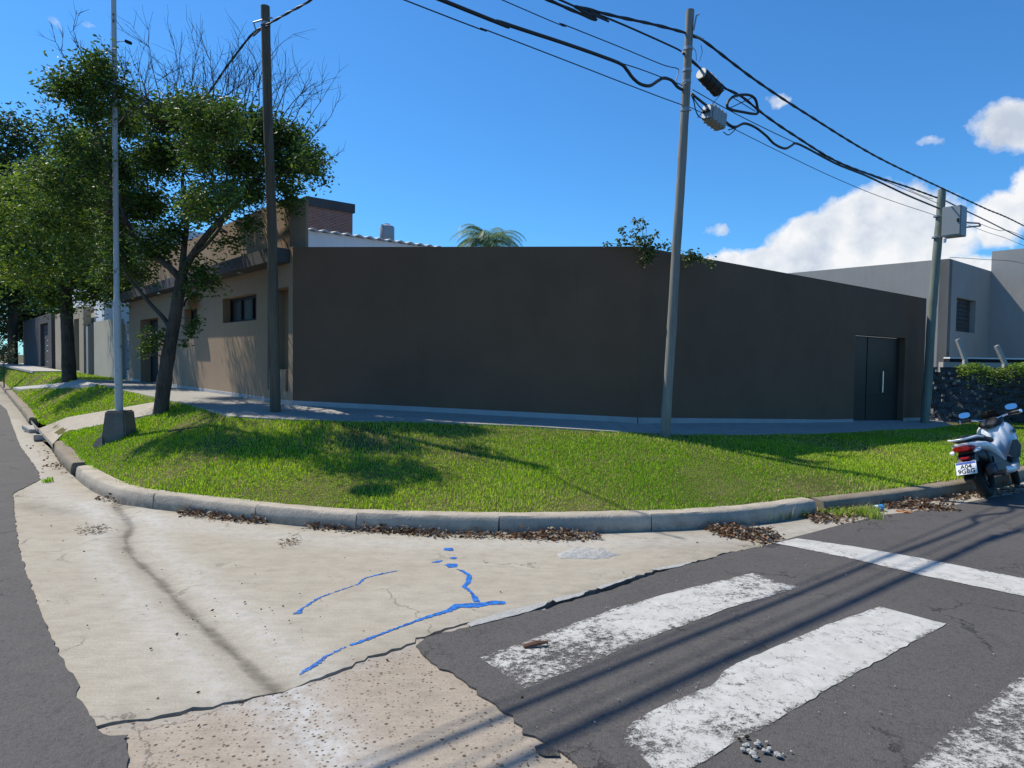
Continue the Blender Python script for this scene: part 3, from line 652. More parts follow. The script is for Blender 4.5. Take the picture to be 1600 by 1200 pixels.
def grass(name, P, label, hmin=.014, hmax=.044, wid=.0032, group=None):
    n = len(P); d = np.hypot(P[:, 0], P[:, 1]); patch = field_noise(P, 1.1, 3); patch2 = field_noise(P, 3.2, 5)
    h = rng.uniform(hmin, hmax, n) * (1 + .55 * np.clip(patch2, -1, 1.2)); tall = rng.random(n) < .012; h[tall] *= 1.8
    w = wid * (.7 + .6 * rng.random(n)) * np.clip(d / 7, 1, 3.5)
    a = rng.uniform(0, 2 * PI, n); lean = rng.uniform(.15, 1.1, n); la = rng.uniform(0, 2 * PI, n)
    side = np.stack([np.cos(a), np.sin(a), np.zeros(n)], 1) * w[:, None]; ld = np.stack([np.cos(la), np.sin(la), np.zeros(n)], 1)
    up = np.array([0, 0, 1.]); mid = P + up * (h * .6)[:, None] + ld * (h * .22 * lean)[:, None]; tip = P + up * (h * (1 - .35 * lean))[:, None] + ld * (h * .75 * lean)[:, None]
    V = np.stack([P - side - up * .01, P + side - up * .01, mid + side * .7, mid - side * .7, tip], 1).reshape(-1, 3)
    b = np.arange(n) * 5
    Fq = np.concatenate([np.stack([b, b + 1, b + 2], 1), np.stack([b, b + 2, b + 3], 1), np.stack([b + 3, b + 2, b + 4], 1)])
    g1 = np.array([.22, .38, .030]); g2 = np.array([.40, .55, .055]); dry = np.array([.58, .50, .22]); dk = np.array([.12, .23, .026])
    t = np.clip(.45 + .6 * patch + .25 * rng.standard_normal(n), 0, 1)[:, None]; c = g1 * (1 - t) + g2 * t
    dm = (rng.random(n) < np.clip(.07 + .28 * field_noise(P, 1.7, 11), .03, .6))[:, None]; c = np.where(dm, dry * rng.uniform(.6, 1.1, (n, 1)), c)
    km = (rng.random(n) < .25)[:, None]; c = np.where(km & ~dm, dk, c)
    c = np.repeat(c, 5, 0)
    o = rawmesh(name, V, Fq, M['grass'], None, colors=c); tag(o, label, 'grass', group, 'stuff'); return o
def lawn_density(c):
    d = np.hypot(c[:, 0], c[:, 1]); r = np.clip(5200 * (7.5 / np.maximum(d, 6.5)) ** 1.7, 120, 5200)
    px = 800 + F_PX * c[:, 0] / np.maximum(c[:, 1], .5); return np.where((px > -150) & (px < 1750), r, r * .02)
P = scatter(lawn, lawn_density, 260000)
keep = ~inpoly(P, path1) & ~inpoly(P, path2) & ~inpoly(P, p3)
bare = field_noise(P, 1.7, 11) + field_noise(P, 5., 21) * .5
worn_pt = atT(330, 652)[:2]; dd = np.hypot(P[:, 0] - worn_pt[0], P[:, 1] - worn_pt[1])
keep &= ~((bare > .45) & (rng.random(len(P)) < np.clip((bare - .3) * .9, 0, .8))) & ~((dd < .55) & (rng.random(len(P)) < .8))
_e = KB_IN[::1]; _i = rng.integers(0, len(_e), 26000); _p = _e[_i] + rng.standard_normal((26000, 2)) * .028 + (_e[np.minimum(_i + 1, len(_e) - 1)] - _e[_i]) * rng.random((26000, 1))
_p = _p[(field_noise(_p, 2.6, 33) > -.35) & (np.hypot(_p[:, 0], _p[:, 1]) < 22)]; _p = _p[~inpoly(_p, path1)]
PE = np.column_stack([_p, np.full(len(_p), .142)])
grass('lawn_edge_grass', PE, 'ragged grass fringe leaning over the back edge of the kerb', .03, .075, .0034)
grass('lawn_grass', P[keep], 'green mown grass on the mound between the kerb and the brown wall')
pg = [o for o in S.objects if o.name == 'plot_ground'][0]
grass('lawn_grass', scatter(pg, lambda c: np.clip(9000 / np.maximum(c[:, 1], 8), 60, 900), 26000), 'sunlit grass in front of the beige wall left of the brown house')

# ------------------------------------------------------------------ fallen leaves
def leaf_litter(px_regions, n, size, seed, zt=False, spread=1., tall=.03):
    g_ = np.random.default_rng(seed); out = []
    for (x0, y0, x1, y1, k, wd) in px_regions:
        m = int(n * k); t = g_.random(m); s = g_.standard_normal(m) * wd
        a = atz(x0, y0)[:2]; b = atz(x1, y1)[:2]; nn = np.array([-(b - a)[1], (b - a)[0]]); nn /= np.linalg.norm(nn) + 1e-9
        q = a[None] + (b - a)[None] * t[:, None] + nn[None] * s[:, None] + g_.standard_normal((m, 2)) * .02
        z = .012 + np.abs(g_.standard_normal(m)) * tall * np.exp(-(s / (wd + 1e-6)) ** 2)
        out.append(np.column_stack([q, z]))
    return np.vstack(out)
def leaf_mesh(name, P, L, mat_, cols, seed=1, parent=None, up=.0, wr=.42, droop=.0):
    g_ = np.random.default_rng(seed); n = len(P)
    a = g_.uniform(0, 2 * PI, n); el_ = g_.uniform(-.5, .5, n) - droop
    d = np.stack([np.cos(a) * np.cos(el_), np.sin(a) * np.cos(el_), np.sin(el_)], 1)
    r_ = g_.standard_normal((n, 3)); r_[:, 2] *= .4; s = np.cross(d, r_); s /= np.linalg.norm(s, axis=1)[:, None]; s[s[:, 2] < -.99] = (1, 0, 0)
    nn = np.cross(s, d); ln = L * g_.uniform(.6, 1.25, n)
    tip = P + d * ln[:, None]; m = P + d * (ln * .45)[:, None]; lf = m + s * (ln * wr)[:, None] * .5 + nn * (ln * .12)[:, None]; rt = m - s * (ln * wr)[:, None] * .5 + nn * (ln * .12)[:, None]
    V = np.stack([P, lf, tip, rt], 1).reshape(-1, 3); b = np.arange(n) * 4
    Fq = np.concatenate([np.stack([b, b + 1, b + 2], 1), np.stack([b, b + 2, b + 3], 1)])
    return rawmesh(name, V, Fq, mat_, parent, colors=np.repeat(cols, 4, 0))
def brown_cols(n, g_):
    pal = np.array([(.16, .085, .045), (.24, .15, .09), (.10, .055, .035), (.33, .25, .17), (.20, .10, .05), (.40, .34, .26)])
    return pal[g_.integers(0, len(pal), n)] * g_.uniform(.6, 1.15, (n, 1))
piles = [
    ([(800, 840, 935, 841, 1, .05), (850, 838, 900, 839, .8, .06)], 330, 'drift of brown dead leaves under the middle of the kerb'),
    ([(1110, 828, 1200, 836, 1, .07), (1130, 832, 1215, 845, 1, .10)], 520, 'drift of brown dead leaves at the near end of the stop line'),
    ([(1280, 808, 1360, 800, 1, .12), (1262, 812, 1300, 812, .5, .08)], 420, 'dead leaves matted with green weeds at the joint of the two kerbs'),
    ([(1380, 792, 1490, 797, 1, .06), (1390, 787, 1445, 788, 1., .07)], 620, 'long drift of brown leaves beside the blue and white cup'),
    ([(480, 824, 700, 838, 1, .035), (280, 803, 420, 818, .8, .03), (700, 838, 800, 840, .3, .03)], 420, 'thin line of dead leaves along the left half of the kerb'),
    ([(128, 829, 166, 832, 1, .05)], 110, 'small tuft of dry debris on the concrete near the left asphalt'),
    ([(444, 856, 462, 844, 1, .03)], 70, 'little clump of dry grass alone on the pale concrete'),
    ([(60, 695, 105, 742, .6, .12), (85, 728, 95, 735, .5, .05)], 60, 'scattered dead leaves in the left gutter by the old kerb'),
    ([(160, 779, 190, 787, 1, .04)], 40, 'few dead leaves where the gutter valley starts at the kerb'),
    ([(1460, 785, 1600, 765, 1, .06)], 300, 'dead leaves in the gutter behind the scooter wheels'),
]
for i, (rg, n, lb) in enumerate(piles):
    g_ = np.random.default_rng(100 + i); P = leaf_litter(rg, n, .04, 50 + i)
    thin = 'tuft' in lb or 'clump' in lb
    o = leaf_mesh('fallen_leaves', P, .05 if not thin else .045, M['dryleaf'], brown_cols(len(P), g_), 200 + i, wr=.5 if not thin else .12); tag(o, lb, 'dead leaves', None, 'stuff')
# single leaves and litter on the lawn and pavement
g_ = np.random.default_rng(5); q = []
for _ in range(150):
    x, y = g_.uniform(180, 1500), g_.uniform(680, 790)
    p = atT(x, y); 
    if inpoly(np.array([p[:2]]), lawn_poly)[0]: q.append((p[0], p[1], T(p[:2])[0] + .045))
for _ in range(60):
    x, y = g_.uniform(60, 1100), 800 + 390 * g_.random() ** 1.8; p = atz(x, y, .02); q.append((p[0], p[1], .006))
q = np.array(q); o = leaf_mesh('fallen_leaves', q, .027, M['dryleaf'], brown_cols(len(q), g_), 77, wr=.5); tag(o, 'single dead leaves strewn over the grass and the pale concrete', 'dead leaves', None, 'stuff')
# green weeds in the gutter and tufts on the joint
gw = []
for (x0, y0, x1, y1, n, wd) in ((1285, 806, 1370, 803, 900, .10), (1355, 806, 1368, 812, 200, .06), (150, 764, 170, 772, 40, .02), (70, 755, 82, 752, 60, .03), (1200, 816, 1262, 808, 50, .02)):
    a = atz(x0, y0)[:2]; b = atz(x1, y1)[:2]; t = rng.random(n); q = a + (b - a) * t[:, None] + rng.standard_normal((n, 2)) * wd * .6; gw.append(np.column_stack([q, np.full(n, .015)]))
grass('gutter_weeds', np.vstack(gw), 'green weeds growing in the gutter beside the kerb', .03, .09, .003)

# ------------------------------------------------------------------ walls and houses
def V3(p, z): return np.array([p[0], p[1], z])
def wall_holes(name, P0, d, n, L, z0, z1, th, holes, m, parent=None, top=None):
    """wall standing on line P0 + u*d, outer face there, thickness th against the outward normal n; holes (u0,u1,z0,z1)"""
    us = sorted({0., L, *[h[0] for h in holes], *[h[1] for h in holes]}); zs = sorted({z0, z1, *[h[2] for h in holes], *[h[3] for h in holes]})
    b = MB(); d3 = V3(d, 0); n3 = V3(n, 0); O = V3(P0, 0)
    def hole(i, j):
        if not (0 <= i < len(us) - 1 and 0 <= j < len(zs) - 1): return True
        um, zm = (us[i] + us[i + 1]) / 2, (zs[j] + zs[j + 1]) / 2
        return any(h[0] < um < h[1] and h[2] < zm < h[3] for h in holes)
    for i in range(len(us) - 1):
        for jn in range(len(zs) - 1):
            if hole(i, jn): continue
            q = [O + d3 * us[i] + np.array([0, 0, zs[jn]]), O + d3 * us[i + 1] + np.array([0, 0, zs[jn]]), O + d3 * us[i + 1] + np.array([0, 0, zs[jn + 1]]), O + d3 * us[i] + np.array([0, 0, zs[jn + 1]])]
            r_ = [p - n3 * th for p in q]
            b.add(q, [(0, 1, 2, 3)]); b.add(r_, [(3, 2, 1, 0)])
            for (ii, jj, a, c) in ((i - 1, jn, 0, 3), (i + 1, jn, 1, 2), (i, jn - 1, 0, 1), (i, jn + 1, 3, 2)):
                if hole(ii, jj): b.add([q[a], q[c], r_[c], r_[a]], [(0, 1, 2, 3)])
    me = bpy.data.meshes.new(name); me.from_pydata(b.v, [], b.f); me.materials.append(m)
    bm = bmesh.new(); bm.from_mesh(me); bmesh.ops.remove_doubles(bm, verts=bm.verts, dist=1e-4); bmesh.ops.recalc_face_normals(bm, faces=bm.faces); bm.to_mesh(me); bm.free()
    return link(name, me, parent)
def pbox(P0, d, n, u0, u1, o0, o1, z0, z1, b=None):
    """box in wall coordinates: u along d, o outwards along n"""
    b = b or MB(); c = V3(P0 + d * (u0 + u1) / 2 + n * (o0 + o1) / 2, (z0 + z1) / 2)
    return b.box(c, ((u1 - u0) / 2, (o1 - o0) / 2, (z1 - z0) / 2), (V3(d, 0), V3(n, 0), (0, 0, 1)))
def uz(px, py, P0, d):
    p = atV(px, py, P0, d); return (p[:2] - P0) @ d, p[2]

# --- long brown garden wall around the corner
gw_ = thing('garden_wall', 'long dark brown rendered wall with a cut corner behind the grass mound', 'wall', (0, 0, 0))
LAw = np.linalg.norm(K - C1); LBw = np.linalg.norm(E - K)
wall_holes('wall_panel', C1, DA, NA, LAw, -.1, TOPZ, .2, [], M['brown'], gw_)
gu0, gz1 = uz(1337, 523, K, DB); gu1, gz1b = uz(1415, 528, K, DB); gz = (gz1 + gz1b) / 2
wall_holes('wall_panel', K, DB, NB, LBw, -.1, TOPZ - .003, .2, [(gu0, gu1, -.1, gz)], M['brown'], gw_)
def plinth(P0, d, n, u0, u1, z0, z1, h=.07):
    m = 24; b = MB(); vs = []
    for i in range(m + 1):
        u = u0 + (u1 - u0) * i / m; p = P0 + d * u; z = wallz(np.array([p]))[0] if z0 is None else z0 + (z1 - z0) * i / m
        for (o_, zz) in ((.0, z - .1), (.010, z - .1), (.010, z + h), (.0, z + h + .003)): vs.append(V3(p + n * o_, zz))
    fs = [(i * 4 + j, (i + 1) * 4 + j, (i + 1) * 4 + j + 1, i * 4 + j + 1) for i in range(m) for j in range(3)]
    b.add(vs, fs); return b
plinth(C1, DA, NA, 0, LAw, None, None, .065).build('plinth', M['plinth'], gw_)
plinth(K, DB, NB, 0.01, gu0, None, None, .065).build('plinth', M['plinth'], gw_)
plinth(K, DB, NB, gu1, LBw, None, None, .065).build('plinth', M['plinth'], gw_)
gate = pbox(K, DB, NB, gu0 + .015, gu1 - .015, -.19, -.14, .19, gz - .015).build('gate', M['door'], gw_)
pbox(K, DB, NB, gu0, gu0 + .32 * (gu1 - gu0), -.14, -.125, .2, gz - .02).build('gate_panel', M['door'], gate)
for k in range(3):
    a_ = gu0 + .34 * (gu1 - gu0); b_ = gu1 - .03; h_ = (gz - .24) / 3
    pbox(K, DB, NB, a_, b_, -.14, -.125, .21 + h_ * k, .21 + h_ * (k + 1) - .008).build('gate_panel', M['door'], gate)
hu, hz0 = uz(1378.5, 613, K - NB * .08, DB); _, hz1 = uz(1378.5, 580, K - NB * .08, DB)
b = MB(); b.tube([V3(K + DB * hu - NB * .075, hz0), V3(K + DB * hu - NB * .075, hz1)], .017, 10)
for zz in (hz0 + .07, hz1 - .07): b.tube([V3(K + DB * hu - NB * .075, zz), V3(K + DB * hu - NB * .13, zz)], .009, 6)
b.build('handle', M['steel'], gate, smooth=True)
pbox(K, DB, NB, gu0, gu1, -.19, .02, .10, .185).build('threshold', M['plinth'], gw_)

# --- corner house (lit facade on the left street)
house = thing('corner_house', 'brown single storey house whose sunlit side with dark canopy runs along the left street', 'house', (0, 0, 0))
HC = C1 + DF * .0
def hz(px, py): return uz(px, py, C1, DF)
w1 = (hz(400.6, 470)[0], hz(348, 470)[0], hz(400.6, 500)[1], hz(400.6, 457.5)[1])
w2_ = (hz(308, 500)[0], hz(288, 500)[0], hz(308, 515)[1], hz(308, 480)[1])
nz = (hz(450.6, 500)[0], hz(418, 500)[0], hz(449, 612)[1], hz(450.6, 447.5)[1])
dz_ = (hz(247, 550)[0], hz(219.5, 550)[0], .78, hz(219.5, 500)[1])
UL = hz(202, 550)[0]; FZ = hz(420, 410)[1]
FTOP = 3.25 + .78
wall_holes('wall', C1, DF, NF, UL, -.1, 3.02, .30, [w1, w2_, nz, dz_], M['house'], house)
wall_holes('parapet', C1 + DF * .12, DF, NF, UL - .12, 3.02, FTOP, .26, [], M['house'], house)
pbox(C1, DF, NF, -0.0, .12, -.30, 0, 3.02, 3.26).build('pillar_cap', M['house'], house)
plinth(C1, DF, NF, 0, dz_[0], None, None, .055).build('plinth', M['plinth'], house)
plinth(C1, DF, NF, dz_[1], UL, None, None, .055).build('plinth', M['plinth'], house)
# niche with meter box
pbox(C1, DF, NF, nz[0] - .05, nz[1] + .05, -.34, -.29, nz[2] - .05, nz[3] + .05).build('niche_back', M['house'], house)
mb = (hz(446, 580)[0], hz(434, 580)[0] , nz[2], hz(440, 577.5)[1])
pbox(C1, DF, NF, mb[0] + .02, nz[1] - .02, -.285, -.01, nz[2], mb[3]).build('meter_box', M['house'], house, bevel=.006)
# windows
def window(w, nl, name='window'):
    fr = MB(); t_ = .05
    pbox(C1, DF, NF, w[0], w[0] + t_, -.2, -.14, w[2], w[3], fr); pbox(C1, DF, NF, w[1] - t_, w[1], -.2, -.14, w[2], w[3], fr)
    pbox(C1, DF, NF, w[0] + t_, w[1] - t_, -.2, -.14, w[2], w[2] + t_, fr); pbox(C1, DF, NF, w[0] + t_, w[1] - t_, -.2, -.14, w[3] - t_, w[3], fr)
    for k in range(1, nl):
        u = w[0] + (w[1] - w[0]) * k / nl; pbox(C1, DF, NF, u - .04, u + .04, -.198, -.135, w[2] + t_, w[3] - t_, fr)
    win = fr.build('window', M['blackmetal'], house)
    for k in range(nl):
        a_ = w[0] + (w[1] - w[0]) * k / nl + .04; b_ = w[0] + (w[1] - w[0]) * (k + 1) / nl - .04
        pbox(C1, DF, NF, a_, b_, -.178, -.170, w[2] + .045, w[3] - .045).build('pane', M['curt'], win)
    return win
M['curt'] = mat('reflective_window_glass', lambda t: bsdf(t, mix(t, noise(t, pos(t), 3, 2), (.04, .038, .036), (.06, .056, .05)), .5, spec=.1))
window(w1, 3); window(w2_, 2)
# entrance door
dr_ = pbox(C1, DF, NF, dz_[0] + .01, dz_[1] - .01, -.29, -.24, dz_[2] + .08, dz_[3] - .01).build('door', M['blackmetal'], house)
b = MB(); b.tube([V3(C1 + DF * (dz_[0] + .2) - NF * .19, 1.6), V3(C1 + DF * (dz_[0] + .2) - NF * .19, 2.1)], .012, 8); b.build('handle', M['steel'], dr_)
# canopy
CP = .29; cz0 = hz(457, 411)[1] if False else None
czt = 3.235; czb = 3.02
cu0 = .10
cb = pbox(C1, DF, NF, cu0, UL - .02, .004, CP, czb, czt).build('canopy', M['brown_roof'], house, bevel=.004)
for px, py in ((376, 427), (300, 447), (250, 461)):
    u = uz(px, py, C1 + NF * CP * .5, DF)[0]; MB().tube([V3(C1 + DF * u + NF * CP * .5, czb - .02), V3(C1 + DF * u + NF * CP * .5, czb + .001)], .055, 12).build('soffit_light', M['steel'], cb)
hu0 = hz(311, 470)[0]; hu1 = hz(291, 470)[0]; hzz = hz(300, 470)[1]
b = MB()
for k in range(9):
    a0 = PI * k / 9 / 2; pass
pts = [V3(C1 + DF * hu0 + NF * (.02 + .28 * math.sin(a)), hzz - .14 + .26 * math.cos(a)) for a in np.linspace(0, PI / 2, 8)]
pts2 = [V3(C1 + DF * hu0 + NF * (.02 + .25 * math.sin(a)), hzz - .16 + .25 * math.cos(a)) for a in np.linspace(PI / 2, 0, 8)]
MB().prism(pts + pts2, V3(DF, 0) * (hu1 - hu0)).build('window_hood', M['blackmetal'], house, smooth=False)
# back walls and roof so the house is a solid block
wall_holes('side_wall', C1 + DF * .12 - NF * .0, DB, -DF, .30, 3.26, FTOP - .002, .2, [], M['house'], house)
pbox(C1, DF, NF, .3, UL, -7., -.31, 2.9, 3.0).build('roof_slab', M['plinth'], house)

# --- white house behind with brick tower
tile_house = thing('white_house', 'white gabled house with corrugated roof edge and brick tower behind the brown wall', 'house')
WP = atY(467, 357, 13.5); 
q = ray(640, 384); WE_ = atV(645, 384, WP[:2], DB)
Lw = 6.5; wz = WP[2]
wall_holes('wall', WP[:2] - DB * .3, DB, NB, Lw, 0, wz - .02, .2, [], M['white_wall'], tile_house)
b = MB(); n_ = 130
vs = []; 
for i in range(n_ + 1):
    u = -.3 + Lw * i / n_; hgt = .022 * math.sin(i * PI / 2.5)
    for o_ in (.10, -3.): vs.append(V3(WP[:2] + DB * u + NB * o_, wz + .012 + hgt + (0 if o_ > 0 else .25)))
fs = [(2 * i, 2 * i + 2, 2 * i + 3, 2 * i + 1) for i in range(n_)]
b.add(vs, fs); b.add([v - np.array([0, 0, .03]) for v in vs], fs)
for i in range(n_): b.add([vs[2 * i], vs[2 * i + 2], vs[2 * i + 2] - np.array([0, 0, .03]), vs[2 * i] - np.array([0, 0, .03])], [(0, 1, 2, 3)])
M['roofmetal'] = mat('galvanised_corrugated_roof', lambda t: bsdf(t, mix(t, noise(t, pos(t), 5, 4), (.35, .34, .33), (.55, .54, .52)), .5, metal=.2))
b.build('corrugated_roof', M['roofmetal'], tile_house)
TP = atY(480, 307, 36.); TR_ = atV(551, 321, TP[:2], DB); tw = (TR_[:2] - TP[:2]) @ DB; tz = TP[2]
def uvbox(P0, d, n, u0, u1, o0, o1, z0, z1, name, m, parent):
    o = pbox(P0, d, n, u0, u1, o0, o1, z0, z1).build(name, m, parent); me = o.data; uv = me.uv_layers.new(name='UVMap')
    for p in me.polygons:
        for li in p.loop_indices:
            v = np.array(me.vertices[me.loops[li].vertex_index].co); nn_ = np.array(p.normal)
            a = (v[:2] - P0) @ d if abs(nn_[:2] @ n) > .5 else (v[:2] - P0) @ n
            uv.data[li].uv = (a, v[2])
    return o
uvbox(TP[:2], DB, NB, 0, tw, -3.4, 0, 3., tz - .48, 'brick_tower', M['brick'], tile_house)
pbox(TP[:2], DB, NB, -.1, tw + .1, -3.5, .1, tz - .48, tz).build('tower_cap', M['brown_roof'], tile_house)
tw0 = MB(); nT = -DB
wn = pbox(TP[:2], NB, nT, -1.24, -.24, .0, .06, tz - 2.6, tz - 1.2).build('window', M['white_wall'], tile_house)
pbox(TP[:2], NB, nT, -1.12, -.36, .06, .07, tz - 2.5, tz - 1.3).build('pane', M['glass'], wn)

# --- water tank on a far roof
far_house = thing('flat_roof_house', 'flat dark roof edge of a far house just above the brown wall', 'house')
fp = atY(607, 386, 38.)
b = MB(); b.box((fp[0] + 1.2, 41, 3.8), (3.6, 3, 3.68)); b.build('wall', M['white_wall'], far_house)
b = MB(); b.box((fp[0] + 1.5, 41, 7.56), (4.0, 3.3, .08)); b.build('roof', M['brown_roof'], far_house)
tt = atY(605, 350, 39.); tb = atY(605, 381, 39.)[2]; R_t = .41
wt = thing('water_tank', 'grey plastic water tank with domed top on a far roof left of the palm', 'water tank', (tt[0], 39, 7.63))
h_ = tt[2] - 7.63
prof = [(R_t * .98, 0), (R_t, .02), (R_t, .25), (R_t * .97, .27), (R_t, .29), (R_t, .55), (R_t * .97, .57), (R_t, .59), (R_t, h_ - .24), (R_t * .92, h_ - .14), (R_t * .5, h_ - .06), (R_t * .4, h_ - .06), (R_t * .4, h_), (0.01, h_)]
b = MB(); vs = []; nseg = 24
for (r_, z_) in prof:
    for k in range(nseg): vs.append((r_ * math.cos(2 * PI * k / nseg), r_ * math.sin(2 * PI * k / nseg), z_))
b.add(vs, [(i * nseg + k, i * nseg + (k + 1) % nseg, (i + 1) * nseg + (k + 1) % nseg, (i + 1) * nseg + k) for i in range(len(prof) - 1) for k in range(nseg)])
b.build('tank_body', M['tank'], wt, smooth=True)
MB().box((-.2, -.3, h_ - .14), (.07, .1, .05)).build('tank_valve', M['white_wall'], wt)

# --- palm
pc = atY(763, 388, 26.)
palm = thing('palm_tree', 'green palm with drooping fronds showing above the middle of the wall', 'palm tree', (pc[0], 26, 0))
MB().tube([(0, 0, 0), (.05, 0, pc[2] * .5), (0, 0, pc[2] - .15)], [.2, .16, .14], 10).build('trunk', M['bark'], palm, smooth=True)
g_ = np.random.default_rng(9)
for f_ in range(52):
    a = g_.uniform(0, 2 * PI); L_ = g_.uniform(1.5, 2.0); e0 = g_.uniform(.3, 1.35); z0_ = pc[2] + .1
    sp = []; p = np.array([0, 0, z0_]); e_ = e0
    for k in range(10):
        sp.append(p.copy()); p = p + np.array([math.cos(a) * math.cos(e_), math.sin(a) * math.cos(e_), math.sin(e_)]) * L_ / 9; e_ -= .26
    sp = np.array(sp); V = []; Fq = []
    for k in range(1, 10):
        for m_ in range(3):
            base_ = sp[k - 1] + (sp[k] - sp[k - 1]) * m_ / 3; dirn = (sp[k] - sp[k - 1]); dirn /= np.linalg.norm(dirn)
            for sd in (-1, 1):
                side_ = np.cross(dirn, (0, 0, 1)) * sd; side_ /= np.linalg.norm(side_) + 1e-9
                ll = .38 * math.sin(.3 + 2.6 * k / 10); tip_ = base_ + side_ * ll * .75 + dirn * ll * .6 - np.array([0, 0, ll * .35])
                b0 = len(V); V += [base_ - dirn * .022, base_ + dirn * .024, tip_]; Fq.append((b0, b0 + 1, b0 + 2))
    col_ = np.tile(np.array([.10, .17, .07]) * g_.uniform(.7, 1.5), (len(V), 1)) + g_.uniform(0, .04, (len(V), 1))
    rawmesh('frond', V, Fq, M['palm'], palm, colors=col_)

# --- grey house on the right
gh = thing('grey_house', 'pale grey rendered house with a small glass block window at the far right', 'house')
G = atY(1484, 404, 20.)[:2]; gz_ = atY(1484, 404, 20.)[2]
Gu = 3.95
# lit face towards the left street
wall_holes('wall', G, DF, NF, 14., 0, gz_, .25, [], M['grey_wall'], gh)
u0_, zt_ = uz(1495, 467, G, DB); u1_, zb_ = uz(1523, 520, G, DB)
zt_ = uz(1508, 467, G, DB)[1]; zb_ = uz(1508, 519, G, DB)[1]
wall_holes('wall', G, DB, NB, Gu, 0, gz_ - .003, .25, [(u0_, u1_, zb_, zt_)], M['grey_wall'], gh)
win = pbox(G, DB, NB, u0_, u1_, -.22, -.17, zb_, zt_).build('window', M['brown_roof'], gh)
nu, nv = 5, 8
for i in range(nu):
    for j_ in range(nv):
        du = (u1_ - u0_) / nu; dv = (zt_ - zb_) / nv
        pbox(G, DB, NB, u0_ + du * i + .012, u0_ + du * (i + 1) - .012, -.17, -.15, zb_ + dv * j_ + .012, zb_ + dv * (j_ + 1) - .012).build('glass_block', M['glass'], win)
GT = G + DB * Gu
tz2 = uz(1547, 393, GT, DF)[1]
wall_holes('upper_wall', GT + NB * 7, DF, NF, 7., 0, tz2, .25, [], M['grey_wall'], gh)
pbox(GT + NB * 7, DF, NF, 0, 6.9, -8, -.26, tz2 - .5, tz2 - .4).build('roof', M['plinth'], gh)
pbox(G, DF, NF, .3, 13.8, -3.5, -.26, gz_ - .4, gz_ - .3).build('roof', M['plinth'], gh)
dk_ = atV(1578, 388, GT - NF * 1.5, DF)
wt2 = MB().loft([(0, 0, 0, .01, .01, 2)]) if False else MB()
wt2.tube([(dk_[0], dk_[1], tz2 - .42), (dk_[0], dk_[1], tz2 + .02), (dk_[0], dk_[1], tz2 + .10)], [.42, .42, .25], 18)
tag(wt2.build('water_tank', M['black'], smooth=True), 'black domed tank lid peeking over the grey house roof at the right edge', 'water tank')
# low patio wall with a dark beam
pw = thing('patio_wall', 'low light grey wall with dark beam under the grey house at the right', 'wall')
Q = atY(1480, 575, 18.6); zA = atY(1500, 566, 18.6)[2]; zB2 = atY(1500, 560.5, 18.6)[2]; zC = atY(1500, 558.5, 18.6)[2]
MB().box((Q[0] + 4.9, 18.72, zA / 2), (5., .1, zA / 2)).build('wall', M['grey_wall'], pw)
MB().box((Q[0] + 5.0, 18.76, (zA + zB2) / 2 + .001), (4.92, .12, (zB2 - zA) / 2)).build('beam', M['blackmetal'], pw)
MB().box((Q[0] + 5.0, 18.76, (zC + zB2) / 2 + .002), (4.92, .14, (zC - zB2) / 2)).build('coping', M['white_wall'], pw)

# ------------------------------------------------------------------ fence with creeper on the right
fence = thing('wire_fence', 'wire fence covered in dark slatted screening right of the green pole', 'fence')
FP0 = np.array([10.62, 17.42]); FP1 = np.array([15.9, 16.3]); fd = (FP1 - FP0) / np.linalg.norm(FP1 - FP0); fn_ = np.array([fd[1], -fd[0]]); FL = np.linalg.norm(FP1 - FP0)
def f_screen(t):
    p = pos(t); v = N(t, 'ShaderNodeTexVoronoi', {'Vector': scale_vec(t, p, (14, 14, 20)), 'Scale': 1.}, feature='F1')
    c = mix(t, ramp(t, v.outputs['Distance'], [(.25, 0.), (.7, 1.)]), (.03, .045, .065), (.012, .016, .02)); return bsdf(t, c, .35, v.outputs['Distance'], .6, .02)
M['screen'] = mat('dark_plastic_screen', f_screen)
b = MB(); vs = []; nx, nzv = 90, 22; H_ = 1.38
for i in range(nx + 1):
    for j_ in range(nzv + 1):
        u = FL * i / nx; z_ = .14 + H_ * j_ / nzv; o_ = .02 * math.sin(i * 1.1 + j_ * .5) + .012 * math.sin(j_ * 1.9 + i * .3)
        vs.append(V3(FP0 + fd * u + fn_ * o_, z_))
fs = [(i * (nzv + 1) + j_, (i + 1) * (nzv + 1) + j_, (i + 1) * (nzv + 1) + j_ + 1, i * (nzv + 1) + j_ + 1) for i in range(nx) for j_ in range(nzv) if random.random() > .10 * (i < 25)]
b.add(vs, fs); b.build('screening', M['screen'], fence)
b = MB()
for i in range(80):
    u = FL * i / 80
    for s_ in (-1, 1): b.tube([V3(FP0 + fd * u + fn_ * .05, .15), V3(FP0 + fd * min(max(u + s_ * 1.3, 0), FL) + fn_ * .05, 1.5)], .0025, 3, False)
w_ = b.build('wire_mesh', M['bolt'], fence); w_['kind'] = 'stuff'
M['post'] = M['mortar']
for (px, bx, by, tx, ty) in ((1508, 1508, 562, 1496, 530), (1571, 1570, 568, 1557, 540)):
    P_ = atV(bx, by, FP0 - fn_ * .12, fd); Tp = atV(tx, ty, FP0 - fn_ * .12, fd)
    post = MB(); d0 = np.array([P_[0], P_[1], .05]); post.tube([d0, P_, P_ + (Tp - P_) * .02, Tp], .062, 4); post.build('post', M['post'], fence)
def leaf_cols(n, g_, a, b_, v=.25):
    t = g_.random((n, 1)); return (np.array(a) * (1 - t) + np.array(b_) * t) * g_.uniform(1 - v, 1 + v, (n, 1))
g_ = np.random.default_rng(31)
